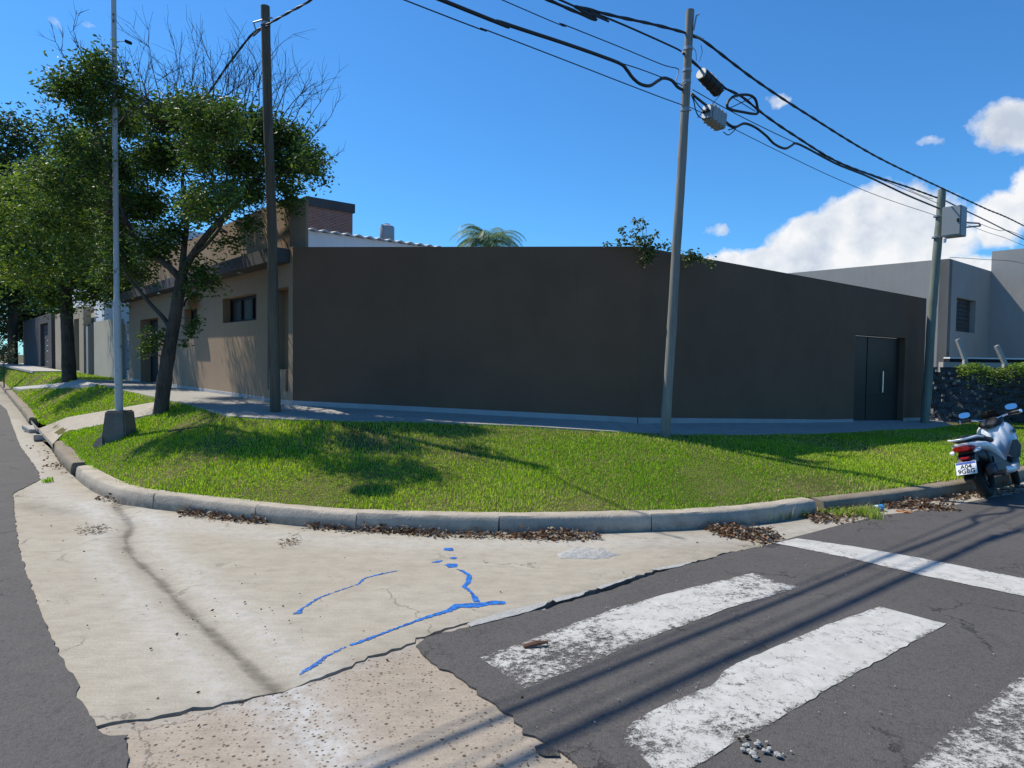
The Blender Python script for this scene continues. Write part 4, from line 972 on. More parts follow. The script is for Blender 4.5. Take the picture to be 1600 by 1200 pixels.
n = 9000; u = g_.uniform(.7, FL + 2, n); top = 1.62 + .07 * np.sin(u * 3) + .05 * np.sin(u * 7); taper = np.clip((u - .6) / .5, 0, 1)
z_ = top - np.abs(g_.standard_normal(n)) * .22 * (.5 + .5 * taper) - (1 - taper) * .1
P = np.column_stack([FP0[0] + fd[0] * u, FP0[1] + fd[1] * u, z_]); P[:, :2] += fn_ * (g_.standard_normal(n) * .13)[:, None]
o = leaf_mesh('creeper', P, .075, M['leaf'], leaf_cols(n, g_, (.13, .22, .03), (.30, .40, .06)), 5, wr=.35); tag(o, 'green creeper heaped along the top of the dark fence', 'creeper', None)
n = 5000; u = g_.uniform(1.3, FL + 2, n); z_ = g_.uniform(.15, 1.5, n)
P = np.column_stack([FP0[0] + fd[0] * u, FP0[1] + fd[1] * u, z_]); P[:, :2] += fn_ * (.06 + .05 * g_.random(n))[:, None]
o = leaf_mesh('ivy', P, .06, M['leaf'], leaf_cols(n, g_, (.02, .028, .012), (.06, .06, .03)), 6, wr=.4); tag(o, 'dark dry ivy hanging over the lower part of the fence behind the scooter', 'ivy', None)

# ------------------------------------------------------------------ houses down the left street
def lz(px, py): return uz(px, py, C1, DF)
nb = thing('neighbour_house', 'white house with beige wall and grey slatted garage door beside the brown house', 'house')
ua, ub, uc, ud = lz(201, 550)[0], lz(180, 550)[0], lz(147, 550)[0], lz(133, 550)[0]
slz1 = lz(195, 500)[1]
for k in range(6):
    z0_ = .86 + (slz1 - .9) * k / 6; pbox(C1, DF, NF, ua + .05, ub - .02, -.30, -.25, z0_, z0_ + (slz1 - .9) / 6 - .02).build('garage_slat', M['greygate'], nb)
pbox(C1, DF, NF, ua + .03, ub - .01, -.36, -.31, .7, slz1).build('garage_door_back', M['blackmetal'], nb)
bz = lz(165, 500)[1]
wall_holes('front_wall', C1 + DF * ub, DF, NF, uc - ub, .3, bz, .25, [], M['beige'], nb)
pbox(C1, DF, NF, uc + .02, uc + .5, -.2, -.12, .86, bz).build('gate', M['blackmetal'], nb)
pbox(C1, DF, NF, uc + .52, uc + .9, -.1, .1, .86, bz * .95).build('gate_pillar', M['greygate'], nb)
pbox(C1, DF, NF, uc + .92, ud + .2, -.2, -.14, .86, bz).build('gate', M['blackmetal'], nb)
wall_holes('upper_wall', C1 + DF * 17.2 - NF * .35, DB, -DF, 9, .3, 6.2, .3, [], M['white_wall'], nb)
wall_holes('upper_wall', C1 + DF * 17.25 - NF * .35, DF, NF, 7, .3, 6.2, .3, [], M['white_wall'], nb)
pbox(C1, DF, NF, ua + .06, ua + .36, -.2, -.02, .84, 1.12).build('brick_pile', M['brick'], nb)
nb2 = thing('far_house', 'tan and grey house front with dark openings farther down the left street', 'house')
ue, uf, ug = lz(121, 550)[0], lz(88, 550)[0], lz(60, 550)[0]
wall_holes('wall', C1 + DF * (ud + .3), DF, NF, uf - ud, .3, 3.3, .25, [(1.0, 2.2, .9, 2.9), (3.4, 4.3, .9, 2.9)], M['tan'], nb2)
for a_, b_ in ((1.0, 2.2), (3.4, 4.3)): pbox(C1 + DF * (ud + .3), DF, NF, a_, b_, -.2, -.15, .8, 2.9).build('door', M['blackmetal'], nb2)
wall_holes('wall', C1 + DF * (uf + .7) + NF * .1, DF, NF, ug - uf + 6, .3, 3.4, .25, [(1.2, 4.2, .9, 3.0)], M['brown_roof'], nb2)
for k in range(8): pbox(C1 + DF * (uf + .7), DF, NF, 1.2, 4.2, -.1, -.05, .9 + .26 * k, .9 + .26 * k + .24).build('garage_slat', M['brown_roof'], nb2)
pbox(C1, DF, NF, ud + .5, ug + 6, -6, -.32, 3.2, 3.3).build('roof', M['plinth'], nb2)

# ------------------------------------------------------------------ poles
def taper(pxs, Yb, rb_, rt_, dz=0., Yt=None):
    Yt = Yb if Yt is None else Yt; n = len(pxs); pts = []; 
    for i, (x, y) in enumerate(pxs): pts.append(atY(x, y, Yb + (Yt - Yb) * i / (n - 1)))
    return pts, [rb_ + (rt_ - rb_) * i / (n - 1) for i in range(n)]
def resample(pts, k=4):
    P = np.array(pts); n = len(P); s = np.arange(n); q = np.linspace(0, n - 1, (n - 1) * k + 1); return np.stack([np.interp(q, s, P[:, i]) for i in range(3)], 1)
def pole(name, label, pxs, Yb, rb_, rt_, m, base, group='wooden utility poles', nseg=18):
    pts, rr = taper(pxs, Yb, rb_, rt_); pts = resample(pts, 5); rr = np.interp(np.linspace(0, 1, len(pts)), np.linspace(0, 1, len(rr)), rr) * (1 + .025 * rng.standard_normal(len(pts)))
    o0 = np.array([pts[0][0], pts[0][1], base]); pts = [p - o0 for p in pts]; pts[0] = np.array([pts[0][0], pts[0][1], -.2])
    t = thing(name, label, 'utility pole', tuple(o0), group); MB().tube(pts, list(rr), nseg).build('pole_shaft', m, t, smooth=True); return t, o0, pts, rr
pA, oA, ptA, rA = pole('utility_pole', 'brown wooden pole standing on the sidewalk in front of the house corner', [(430.5, 641), (427, 480), (424.5, 340), (419, 200), (416.5, 100), (414.3, 10)], 9.6, .074, .059, M['pole_brown'], .80)
pB, oB, ptB, rB = pole('utility_pole', 'leaning grey wooden pole at the foot of the wall, carrying the splice boxes', [(1039.5, 668), (1048, 540), (1056, 400), (1064, 280), (1072, 140), (1078.5, 16)], 9.4, .068, .053, M['pole_grey'], .62)
pC, oC, ptC, rC = pole('utility_pole', 'bent greenish wooden pole with a grey cabinet at the right end of the wall', [(1444.5, 663), (1450, 600), (1454, 520), (1457.5, 473), (1462, 415), (1468, 350), (1472, 296)], 16.4, .098, .09, M['pole_green'], .12)
fpz = atz(124, 573, .85)
pD = thing('utility_pole', 'thin far pole in front of the tan house on the left street', 'utility pole', (fpz[0], fpz[1], .85), 'wooden utility poles')
MB().tube([(0, 0, -.1), (0, 0, 6.4)], [.13, .10], 12).build('pole_shaft', M['pole_grey'], pD, smooth=True)
def band(t, o0, x, y, Y, r_, m=None):
    p = atY(x, y, Y) - o0; MB().tube([p - np.array([0, 0, .02]), p + np.array([0, 0, .02])], r_, 16).build('pole_band', m or M['bolt'], t)
def bracket(t, o0, x0, y0, x1, y1, Y, r_=.011):
    a = atY(x0, y0, Y) - o0; b_ = atY(x1, y1, Y) - o0; MB().tube([a, b_], r_, 6).build('bracket', M['bolt'], t)
for y, x in ((76, 1075.5), (110, 1073.5), (128, 1072.6), (172, 1070)): band(pB, oB, x, y, 9.4, .062)
for x0, y0, x1, y1 in ((1084, 47, 1088, 25), (1088, 25, 1093, 21), (1068, 78, 1074, 76), (1064, 134, 1072, 130), (1064, 173, 1080, 172), (1086, 55, 1100, 62)): bracket(pB, oB, x0, y0, x1, y1, 9.34)
for x0, y0, x1, y1 in ((1484, 346, 1530, 349), (1530, 349, 1532, 353), (1532, 353, 1500, 356), (1500, 356, 1484, 354)): bracket(pC, oC, x0, y0, x1, y1, 16.2, .02)
bracket(pA, oA, 396, 35, 410, 31, 9.5); bracket(pA, oA, 396, 35, 400, 48, 9.5); bracket(pA, oA, 420, 28, 426, 28, 9.5)
band(pA, oA, 415, 38, 9.6, .066); band(pC, oC, 1463.5, 371, 16.4, .104); band(pC, oC, 1466, 338, 16.4, .104)
# cabinet on the third pole
cab = thing('equipment_cabinet', 'grey metal cabinet mounted high on the bent greenish pole', 'cabinet')
cc0 = atY(1491, 347, 16.15); cd = -DF; cn = np.array([cd[1], -cd[0]])
a1 = math.radians(-2)
MB().box(cc0, (.20, .2, .345), (V3(cd, 0), V3(cn, 0), (0, 0, 1))).build('cabinet_body', M['cab'], cab, bevel=.012)
MB().box(cc0 + V3(cn, 0) * .205, (.18, .006, .32), (V3(cd, 0), V3(cn, 0), (0, 0, 1))).build('cabinet_door', M['cab'], cab, bevel=.004)
MB().box(cc0 + V3(cn, 0) * .218 + V3(cd, 0) * .14, (.02, .01, .04), (V3(cd, 0), V3(cn, 0), (0, 0, 1))).build('latch', M['blackmetal'], cab)
bb = atY(1476, 373, 16.1); MB().tube([bb, bb - np.array([0, 0, .09])], [.045, .035], 12).build('cable_gland', M['white_wall'], cab)

# ------------------------------------------------------------------ steel lamp post
bl = atz(187, 686, .36)
lp = thing('lamp_post', 'tall white rusty steel lamp post in a concrete foot left of the near tree', 'lamp post', (bl[0], bl[1], T(bl[:2])[0]))
LZ = T(bl[:2])[0]; o0 = np.array([bl[0], bl[1], LZ])
top_b = atY(186.5, 641, bl[1]) - o0
b = MB(); b.add([(-.19, -.17, -.12), (.19, -.17, -.12), (.19, .17, -.12), (-.19, .17, -.12), (-.17, -.16, .06), (.17, -.16, .06), (.17, .16, .06), (-.17, .16, .06), (-.135, -.135, top_b[2]), (.14, -.135, top_b[2]), (.14, .14, top_b[2]), (-.135, .14, top_b[2])],
      [(3, 2, 1, 0), (0, 1, 5, 4), (1, 2, 6, 5), (2, 3, 7, 6), (3, 0, 4, 7), (4, 5, 9, 8), (5, 6, 10, 9), (6, 7, 11, 10), (7, 4, 8, 11), (8, 9, 10, 11)])
M['foot'] = mat('dark_stained_concrete', f_kerb((.21, .18, .15)))
b.build('concrete_foot', M['foot'], lp, bevel=.02)
b = MB(); b.add([(-.32, -.22, -.15), (-.06, -.26, -.15), (-.05, .1, -.15), (-.3, .1, -.15), (-.24, -.15, .03), (-.12, -.17, .08), (-.12, .05, .08), (-.22, .05, .04)], [(3, 2, 1, 0), (0, 1, 5, 4), (1, 2, 6, 5), (2, 3, 7, 6), (3, 0, 4, 7), (4, 5, 6, 7)])
b.build('footing', M['foot'], lp, bevel=.04)
j_ = atY(182.5, 472, bl[1]) - o0; tp = atY(177.5, 2, bl[1]) - o0; tdir = (tp - j_) / (tp - j_)[2]; tp2 = j_ + tdir * (7.7 - j_[2])
MB().tube([top_b + np.array([0, 0, -.1]), j_], .052, 16).build('lower_tube', M['rustpaint'], lp, smooth=True)
MB().tube([j_ - np.array([0, 0, .012]), j_ + np.array([0, 0, .012]), j_ + np.array([0, 0, .05]), tp, tp2], [.052, .05, .038, .034, .03], 16).build('upper_tube', M['rustpaint'], lp, smooth=True)
blob = atz(585, 776, .2); hh = 7.75 + LZ - .2; k_ = hh / math.tan(SUN_EL); lh = np.array([blob[0] - SH[0] * k_, blob[1] - SH[1] * k_, hh + .2]) - o0
b = MB(); b.tube([tp2 - np.array([0, 0, .05]), tp2 * .5 + lh * .5 + np.array([0, 0, .05]), lh], .02, 8); b.build('lamp_arm', M['rustpaint'], lp)
hd = MB().loft([(-.22, 0, 0, .05, .03, 2.5), (-.16, 0, .01, .12, .06, 2.6), (0, 0, .015, .15, .075, 2.6), (.16, 0, .01, .14, .06, 2.6), (.25, 0, 0, .06, .03, 2.5)], 16)
hd.v = [tuple(np.array(v) + lh) for v in hd.v]; hd.build('lamp_head', M['bolt'], lp, smooth=True)
MB().box(atY(200.5, 66, bl[1]) - o0, (.045, .02, .02), ((.9, 0, -.35), (0, 1, 0), (.35, 0, .9))).build('photocell', M['blackmetal'], lp)
pa = [atY(x, y, bl[1]) - o0 for x, y in ((181, 66), (188, 65), (196, 64), (200, 66))]; MB().tube(pa, .006, 5).build('lamp_cable', M['black'], lp)

# ------------------------------------------------------------------ cables
def spl(P, k=6):
    P = [np.array(p, float) for p in P]; out = []
    Q_ = [2 * P[0] - P[1]] + P + [2 * P[-1] - P[-2]]
    for i in range(1, len(Q_) - 2):
        for s_ in range(k):
            t = s_ / k; p0, p1, p2, p3_ = Q_[i - 1:i + 3]
            out.append(.5 * ((2 * p1) + (-p0 + p2) * t + (2 * p0 - 5 * p1 + 4 * p2 - p3_) * t * t + (-p0 + 3 * p1 - 3 * p2 + p3_) * t ** 3))
    out.append(P[-1]); return out
B0 = oB[:2]; 
def wpt(x, y, off=0.): return atV(x, y, B0 + NB * off, DB)
def wire(pts, r_, label, off=0., pre=None, post=None, twist=False, name='cable', plane=None):
    P_ = [wpt(x, y, off) if plane is None else atV(x, y, plane[0], plane[1]) for x, y in pts]
    if pre is not None: P_ = pre(P_[0], P_[1]) + P_
    if post is not None: P_ = P_ + post(P_[-1])
    s = spl(P_); b = MB(); b.tube(s, r_, 6)
    if twist:
        for ph in (0, PI):
            q = []; acc = 0; L_ = len(s)
            S2 = spl(P_, 40)
            for i, p in enumerate(S2):
                if i: acc += np.linalg.norm(S2[i] - S2[i - 1])
                a = acc * 9 + ph; tg = S2[min(i + 1, len(S2) - 1)] - S2[max(i - 1, 0)]; tg /= np.linalg.norm(tg); n1 = np.cross(tg, (0, 0, 1)); n1 /= np.linalg.norm(n1); n2 = np.cross(tg, n1)
                q.append(p + (n1 * math.cos(a) + n2 * math.sin(a)) * r_ * .55)
            b.tube(q, r_ * .72, 5)
    o = b.build(name, M['black'], smooth=True); tag(o, label, 'cable', 'overhead cables'); return o
def back(drop=.5, L=18):
    def f(p0, p1):
        return [p0 - V3(DB, 0) * L + np.array([0, 0, 1.2 - drop]), p0 - V3(DB, 0) * L * .5 + np.array([0, 0, -.35 * drop])]
    return f
def fwd(L=25):
    return lambda p: [p + V3(DB, 0) * L * .5 + np.array([0, 0, -.15]), p + V3(DB, 0) * L + np.array([0, 0, .2])]
off_s = .10
wire([(857, 0), (900, 10), (960, 25), (1020, 38), (1066, 50), (1085, 57), (1105, 68), (1180, 125), (1260, 178), (1370, 245), (1478, 297), (1540, 326), (1600, 353)], .017, 'topmost thick black cable running past all the way to the right edge', off_s, back(.6), fwd(), True)
wire([(880, 2), (920, 17), (970, 37), (1020, 59), (1055, 75), (1064, 80)], .013, 'black cable ending at the upper clamp left of the grey pole', off_s, back(.6))
wire([(1066, 82), (1082, 96), (1100, 112), (1130, 136), (1160, 152), (1195, 180), (1240, 211), (1307, 252), (1375, 278), (1420, 293), (1464, 309)], .017, 'thick black cable that carries the cable storage loop', off_s, None, None, True)
wire([(690, 0), (780, 34), (880, 67), (940, 88), (970, 100), (980, 110), (988, 121), (1000, 131), (1015, 134), (1027, 127), (1037, 122), (1050, 126), (1060, 137), (1074, 143)], .022, 'thickest black cable with a drip loop left of the grey pole', off_s, back(.4), None)
wire([(1080, 146), (1095, 158), (1118, 176), (1145, 198), (1163, 193), (1180, 199), (1197, 212), (1210, 225), (1226, 232), (1236, 228), (1243, 224), (1260, 231), (1307, 256), (1352, 274), (1390, 292), (1420, 306), (1468, 326)], .020, 'thick black cable with an s bend right of the grey splice box', off_s)
wire([(785, 0), (880, 38), (970, 74), (1035, 101), (1058, 107), (1060, 113), (1056, 126)], .006, 'thin black wire bent down at a bracket left of the grey pole', off_s, back(.3))
wire([(632, 0), (760, 47), (880, 93), (970, 128), (1030, 151), (1066, 164)], .007, 'lowest thin wire coming from the upper left to the grey pole', off_s, back(.3))
wire([(1072, 166), (1088, 172), (1140, 198), (1210, 233), (1300, 276), (1380, 309), (1460, 336)], .006, 'lowest thin wire from the grey pole to the cabinet pole', off_s)
wire([(968, 98), (1000, 108), (1040, 123), (1066, 133)], .007, 'thin carrier wire above the drip loop left of the grey pole', off_s)
wire([(1082, 140), (1150, 178), (1240, 222), (1330, 262), (1400, 290), (1466, 318)], .007, 'thin carrier wire just above the s bend cable', off_s)
wire([(1478, 314), (1500, 325), (1540, 344), (1600, 374)], .017, 'thick black cable leaving the cabinet pole to the right edge', off_s, None, fwd())
wire([(1532, 350), (1560, 360), (1600, 370)], .007, 'thin wire leaving the long bracket of the cabinet pole', off_s, None, fwd())
wire([(1484, 341), (1540, 362), (1600, 384)], .006, 'thin wire below the cabinet leaving to the right edge', off_s, None, fwd())
wire([(1484, 402), (1530, 405), (1600, 412)], .006, 'single thin drop wire crossing in front of the grey house', off_s, None, fwd(10))
wire([(1420, 296), (1435, 303), (1450, 309), (1458, 311)], .006, 'short slack wire hanging left of the top of the cabinet pole', off_s)
# cable along the left street
pAt = atY(417, 38, 9.5)[:2]
def bk2(p0, p1): return [p0 - V3(DF, 0) * .4 + np.array([0, 0, .03])]
wire([(485, 0), (450, 20), (420, 37), (402, 47), (395, 52), (380, 70), (350, 110), (330, 140), (300, 180), (250, 250)], .014, 'twisted black cable over the brown pole running down the left street', 0, bk2, None, True, plane=(pAt, DF))
wire([(400, 50), (396, 56), (410, 44), (420, 40)], .012, 'short jumper cable at the clamp of the brown pole', 0, plane=(pAt, DF))
# splice closure, splice box, storage loop: separate things hung on the cables
a = wpt(1098, 117, .14); b_ = wpt(1122, 141, .14)
ax = (b_ - a) / np.linalg.norm(b_ - a)
sc_ = thing('splice_closure', 'black cylindrical splice closure hanging right of the grey pole', 'splice closure', tuple(a))
L_ = np.linalg.norm(b_ - a)
MB().tube([ax * -.03, ax * 0, ax * L_ * .93, ax * L_, ax * (L_ + .02)], [.07, .088, .094, .1, .05], 18).build('closure_body', M['black'], sc_, smooth=True)
MB().tube([ax * -.045, ax * -.028], [.078, .083], 18).build('end_cap', M['cab'], sc_)
for k in range(3): MB().tube([ax * (L_ * (.25 + .28 * k) - .008), ax * (L_ * (.25 + .28 * k) + .008)], .1, 18).build('rib', M['black'], sc_)
a = wpt(1117, 184, .14); bx = (wpt(1138, 200, .14) - wpt(1100, 172, .14)); bx /= np.linalg.norm(bx); by = V3(NB, 0); by = by - bx * (by @ bx); by /= np.linalg.norm(by); bz_ = np.cross(bx, by)
sb = thing('splice_box', 'weathered grey splice box below the black closure', 'splice box', tuple(a))
MB().box((0, 0, 0), (.185, .085, .115), (bx, by, bz_)).build('box_body', M['cab'], sb, bevel=.02)
for s_ in (-.13, -.04, .05, .13): MB().box(bx * s_, (.012, .088, .118), (bx, by, bz_)).build('rib', M['cab'], sb, bevel=.004)
MB().box(-bx * .195 + bz_ * 0, (.02, .075, .1), (bx, by, bz_)).build('end_plate', M['bolt'], sb, bevel=.008)
for s_ in (-.04, .0, .04): MB().tube([-bx * .2 + by * s_, -bx * .25 + by * s_], .018, 8).build('cable_gland', M['black'], sb)
def loopwire(pts, r_, lb, off=.13, name='cable'):
    s = spl([wpt(x, y, off) for x, y in pts], 6); tag(MB().tube(s, r_, 6).build(name, M['black'], smooth=True), lb, 'cable', 'overhead cables')
loopwire([(1080, 148), (1084, 158), (1087, 172), (1092, 182), (1100, 186)], .008, 'thin cable looping down from the grey pole into the splice box')
loopwire([(1082, 150), (1088, 160), (1096, 170), (1104, 176)], .008, 'short inner cable from the grey pole to the splice box')
loopwire([(1128, 144), (1122, 152), (1112, 163), (1100, 173), (1090, 184)], .005, 'thin jumper from the black closure down to the splice box')
loopwire([(1128, 144), (1136, 139), (1144, 144), (1152, 152)], .005, 'short looped wire at the right end of the black closure')
loopwire([(1130, 206), (1138, 211), (1146, 205), (1152, 198), (1162, 194)], .008, 'cable looping out of the right end of the splice box')
loopwire([(1138, 203), (1148, 200), (1160, 194)], .008, 'upper cable leaving the right end of the splice box')
for lbx, pp in (('first', [(1082, 74), (1087, 80), (1088, 95)]), ('second', [(1095, 70), (1097, 82), (1092, 97)])): loopwire(pp, .004, 'thin jumper wire hanging from the top cable, %s from the grey pole' % lbx)
lo = thing('cable_storage_loop', 'flattened cable storage loop with crossed bars on the thick cable', 'cable loop')
lpts = [(1136, 164), (1138, 158), (1146, 151), (1160, 148), (1172, 149), (1180, 155), (1183, 165), (1184, 176), (1178, 178), (1160, 175), (1145, 172), (1137, 168), (1136, 164)]
MB().tube(spl([wpt(x, y, .16) for x, y in lpts], 4), .02, 8).build('loop_band', M['black'], lo, smooth=True)
MB().tube([wpt(1142, 168, .16), wpt(1174, 153, .16)], .007, 6).build('cross_bar', M['blackmetal'], lo)
MB().tube([wpt(1146, 153, .16), wpt(1180, 174, .16)], .007, 6).build('cross_bar', M['blackmetal'], lo)

# ------------------------------------------------------------------ trees
def wig(p0, p1, n, amp, g_):
    P_ = [p0 + (p1 - p0) * t for t in np.linspace(0, 1, n)]
    for i in range(1, n - 1): P_[i] = P_[i] + g_.standard_normal(3) * amp * np.linalg.norm(p1 - p0)
    return spl(P_, 3)
def tree(name, label, base_px, Y, trunk, limbs, blobs, nleaf, leafL, cA, cB, seed, depth=1.2, bare=None, group='street trees', tuft=None, wr=.42, twigs=5, droop=.35):
    g_ = np.random.default_rng(seed)
    A_ = lambda x, y, dY=0.: atY(x, y, Y + dY)
    b0 = A_(*base_px); bz0 = T(b0[:2])[0] if Y < 30 else .8; t = thing(name, label, 'tree', (b0[0], b0[1], bz0), group); o0 = np.array([b0[0], b0[1], bz0])
    pts = [A_(x, y) - o0 for x, y, w in trunk]; rr = [w / 2 * Y / F_PX for x, y, w in trunk]
    pts = [pts[0] * np.array([1, 1, 0]) + np.array([0, 0, -.15])] + pts; rr = [rr[0] * 1.35] + rr
    S_ = spl(pts, 5); R_ = np.interp(np.linspace(0, 1, len(S_)), np.linspace(0, 1, len(rr)), rr) * (1 + .04 * g_.standard_normal(len(S_)))
    MB().tube(S_, list(R_), 14).build('trunk', M['bark'], t, smooth=True)
    limb_pts = [p for p in S_[len(S_) // 2:]]; limb_r = list(R_[len(S_) // 2:])
    for lb in limbs:
        P_ = [A_(x, y, dY) - o0 for x, y, w, dY in lb]; rr = [w / 2 * Y / F_PX for x, y, w, dY in lb]; s = spl(P_, 5); r2 = np.interp(np.linspace(0, 1, len(s)), np.linspace(0, 1, len(rr)), rr)
        MB().tube(s, list(r2), 9).build('limb', M['bark'], t, smooth=True); limb_pts += list(s); limb_r += list(r2)
    LP = np.array(limb_pts); tw = MB(); leaves = []; tot = sum(bb[2] * bb[3] * (bb[5] if len(bb) > 5 else 1) for bb in blobs)
    for bb in blobs:
        x, y, rx, ry, dY = bb[:5]; k = bb[5] if len(bb) > 5 else 1
        c = A_(x, y, dY) - o0; sx, sz = rx * (Y + dY) / F_PX, ry * (Y + dY) / F_PX; sy = min(depth, (sx + sz) / 2 * 1.1)
        i = int(np.argmin(np.linalg.norm(LP - c, axis=1) + .3 * np.maximum(0, LP[:, 2] - c[2]))); p0 = LP[i]
        main = wig(p0, c, 5, .07, g_); r0 = min(limb_r[i] * .6, .012 + .010 * np.linalg.norm(c - p0)); tw.tube(main, list(np.linspace(r0, .008, len(main))), 5, False)
        nl = int(nleaf * k * rx * ry / tot); nt_ = max(twigs, nl // 22)
        for _ in range(nt_):
            v = g_.standard_normal(3); v /= np.linalg.norm(v); rad = g_.random() ** .42
            e = c + v * np.array([sx, sy, sz]) * rad; st = main[g_.integers(len(main) // 2, len(main))]
            q = wig(st, e, 4, .08, g_)
            if _ % 2 == 0: tw.tube(q, list(np.linspace(.007, .003, len(q))), 3, False)
            m_ = max(1, nl // nt_); idx = g_.integers(len(q) // 3, len(q), m_); qq = np.array(q)[idx] + g_.standard_normal((m_, 3)) * leafL * 1.35
            leaves.append(qq)
    if tuft:
        for (x, y, r_, n_) in tuft:
            c = A_(x, y) - o0; rr_ = r_ * Y / F_PX; v = g_.standard_normal((n_, 3)); v /= np.linalg.norm(v, axis=1)[:, None]; leaves.append(c + v * (rr_ * g_.random(n_) ** .5)[:, None])
            i = int(np.argmin(np.linalg.norm(np.array(S_) - c, axis=1))); tw.tube([S_[i], c], [.012, .006], 4)
    br = tw.build('branches', M['bark'], t); br['kind'] = 'stuff'
    Lv = np.vstack(leaves)
    cr = leaf_mesh('crown', Lv, leafL, M['leaf'], leaf_cols(len(Lv), g_, cA, cB, .3), seed + 1, t, wr=wr, droop=droop); cr['kind'] = 'stuff'
    if bare:
        bm_ = MB()
        def grow(p, d, L_, r_, lv):
            n = 5; P_ = [p]; dd_ = d.copy()
            for _ in range(n):
                dd_ = dd_ + g_.standard_normal(3) * .10 + np.array([0, 0, .03]); dd_ /= np.linalg.norm(dd_); P_.append(P_[-1] + dd_ * L_ / n)
            bm_.tube(P_, list(np.linspace(r_, r_ * .45, n + 1)), 4, False)
            if lv < 3:
                for kk in range(g_.integers(3, 6)):
                    i = g_.integers(1, n + 1); v = g_.standard_normal(3) * .55; v[1] *= .7; nd = dd_ + v; nd[2] = abs(nd[2]) + .15; nd /= np.linalg.norm(nd); grow(P_[i], nd, L_ * g_.uniform(.45, .75), r_ * .6, lv + 1)
        for (x, y, dx, L_) in bare:
            p = A_(x, y, g_.uniform(-.6, .6)) - o0; d = np.array([dx, g_.uniform(-.3, .3), 1.]); d /= np.linalg.norm(d)
            i = int(np.argmin(np.linalg.norm(LP - p, axis=1))); bm_.tube(wig(LP[i], p, 4, .05, g_), .012, 4, False); grow(p, d, L_ * .78, .008, 1)
        tb = bm_.build('bare_twigs', M['twig'], t); tb['kind'] = 'stuff'
    return t
trunk1 = [(250, 660, 25), (255, 610, 22), (262, 560, 20), (272, 505, 18), (279, 460, 17), (285, 430, 17)]
limbs1 = [[(284, 432, 13, 0), (300, 400, 11, 0), (330, 360, 10, -.1), (362, 325, 8, -.2), (395, 290, 6, -.3), (430, 240, 4, -.3)],
          [(284, 430, 11, 0), (288, 385, 9, .1), (292, 340, 7, .2), (285, 280, 5, .3), (300, 220, 3.5, .3)],
          [(283, 436, 12, 0), (262, 415, 10, 0), (235, 395, 8, .1), (208, 365, 6, .1), (185, 310, 5, .2), (160, 230, 4, .2), (140, 150, 3, .2)],
          [(268, 520, 9, 0), (258, 500, 7, .1), (235, 475, 6, .2), (215, 450, 5, .3), (195, 425, 3, .3)],
          [(300, 400, 6, 0), (325, 380, 5, -.3), (350, 340, 4, -.4), (355, 260, 3, -.5)]]
blobs1 = [(118, 120, 48, 26, 0), (90, 138, 28, 16, 0), (155, 100, 30, 24, 0), (165, 130, 26, 30, 0), (140, 165, 36, 24, 0, .8), (195, 195, 44, 38, .3), (245, 180, 48, 36, .2), (300, 175, 50, 34, 0), (355, 185, 50, 36, 0), (405, 195, 42, 34, -.2), (455, 215, 40, 34, -.2), (490, 250, 26, 32, -.3), (440, 260, 44, 30, -.3),
          (375, 250, 48, 40, -.2), (310, 235, 52, 30, 0, .8), (245, 245, 50, 42, .2, 1.3), (190, 270, 44, 48, .3), (160, 235, 34, 36, .3), (230, 320, 56, 42, .2, 1.3), (310, 320, 44, 30, -.2, .7), (355, 300, 30, 22, -.2, .7), (395, 300, 26, 26, -.3), (395, 350, 20, 16, -.4), (372, 375, 16, 11, -.4), (345, 385, 12, 9, -.4),
          (455, 300, 22, 22, -.3), (460, 322, 14, 12, -.3), (505, 275, 12, 16, -.3), (175, 335, 44, 44, .3), (190, 395, 42, 38, .3), (240, 385, 40, 34, .1), (170, 440, 30, 24, .3, .8), (225, 425, 30, 22, .1, .7), (312, 425, 16, 34, -.1), (330, 440, 12, 22, -.1, .8), (300, 455, 12, 14, 0), (270, 360, 30, 24, 0)]
blobs1 = [(b_[0], b_[1], b_[2], b_[3], -1.1, *b_[5:]) if (b_[0] < 170 and b_[1] < 180) else b_ for b_ in blobs1]
blobs1 = [(b_[0], b_[1], b_[2], b_[3], b_[4] + (.7 if 125 < b_[0] < 240 and b_[4] > -1 else 0), *b_[5:]) for b_ in blobs1]
blobs1 = blobs1 + [(x, y, rx * .8, ry * .8, dY + dd, .75) for (x, y, rx, ry, dY, *_) in blobs1[1:26] if y < 345 for dd in (1.8, -1.1, -2.1) if dd > 0 or 250 <= x <= 372 or (dd > -2 and x > 465)] + [(75, 270, 34, 30, -1.2, .8), (112, 300, 34, 32, -1.2, .8), (58, 330, 32, 28, -1.1, .8), (138, 250, 26, 30, -1.2, .8), (98, 222, 30, 26, -1.2, .8), (110, 350, 34, 26, -1., .7), (80, 185, 24, 16, -1.2, .6)]
barel = [(x + g0, y + 12, dx * .8, L_ * .8) for x, y, dx, L_ in ((215, 165, -.2, .9), (285, 165, .1, 1.), (335, 165, .1, 1.), (375, 160, .2, 1.), (430, 180, .4, 1.)) for g0 in (-18, -6, 8, 18)] + [(200, 150, -.3, .9), (225, 175, -.2, 1.), (250, 165, 0, 1.), (275, 160, .1, .9), (300, 160, .1, 1.), (320, 165, .0, .9), (345, 155, .2, 1.), (365, 170, .1, 1.), (390, 170, .2, 1.), (420, 185, .3, 1.), (440, 185, .5, 1.), (455, 195, .6, .9), (470, 205, .8, .9), (480, 225, .9, .7), (110, 100, -.8, .5), (130, 95, -.3, .6), (330, 170, .3, 1.1), (265, 170, -.2, .9), (405, 160, .0, .9), (380, 190, 0, 1.1), (290, 190, 0, 1.1), (240, 190, -.3, 1.), (488, 270, 1.2, .5)]
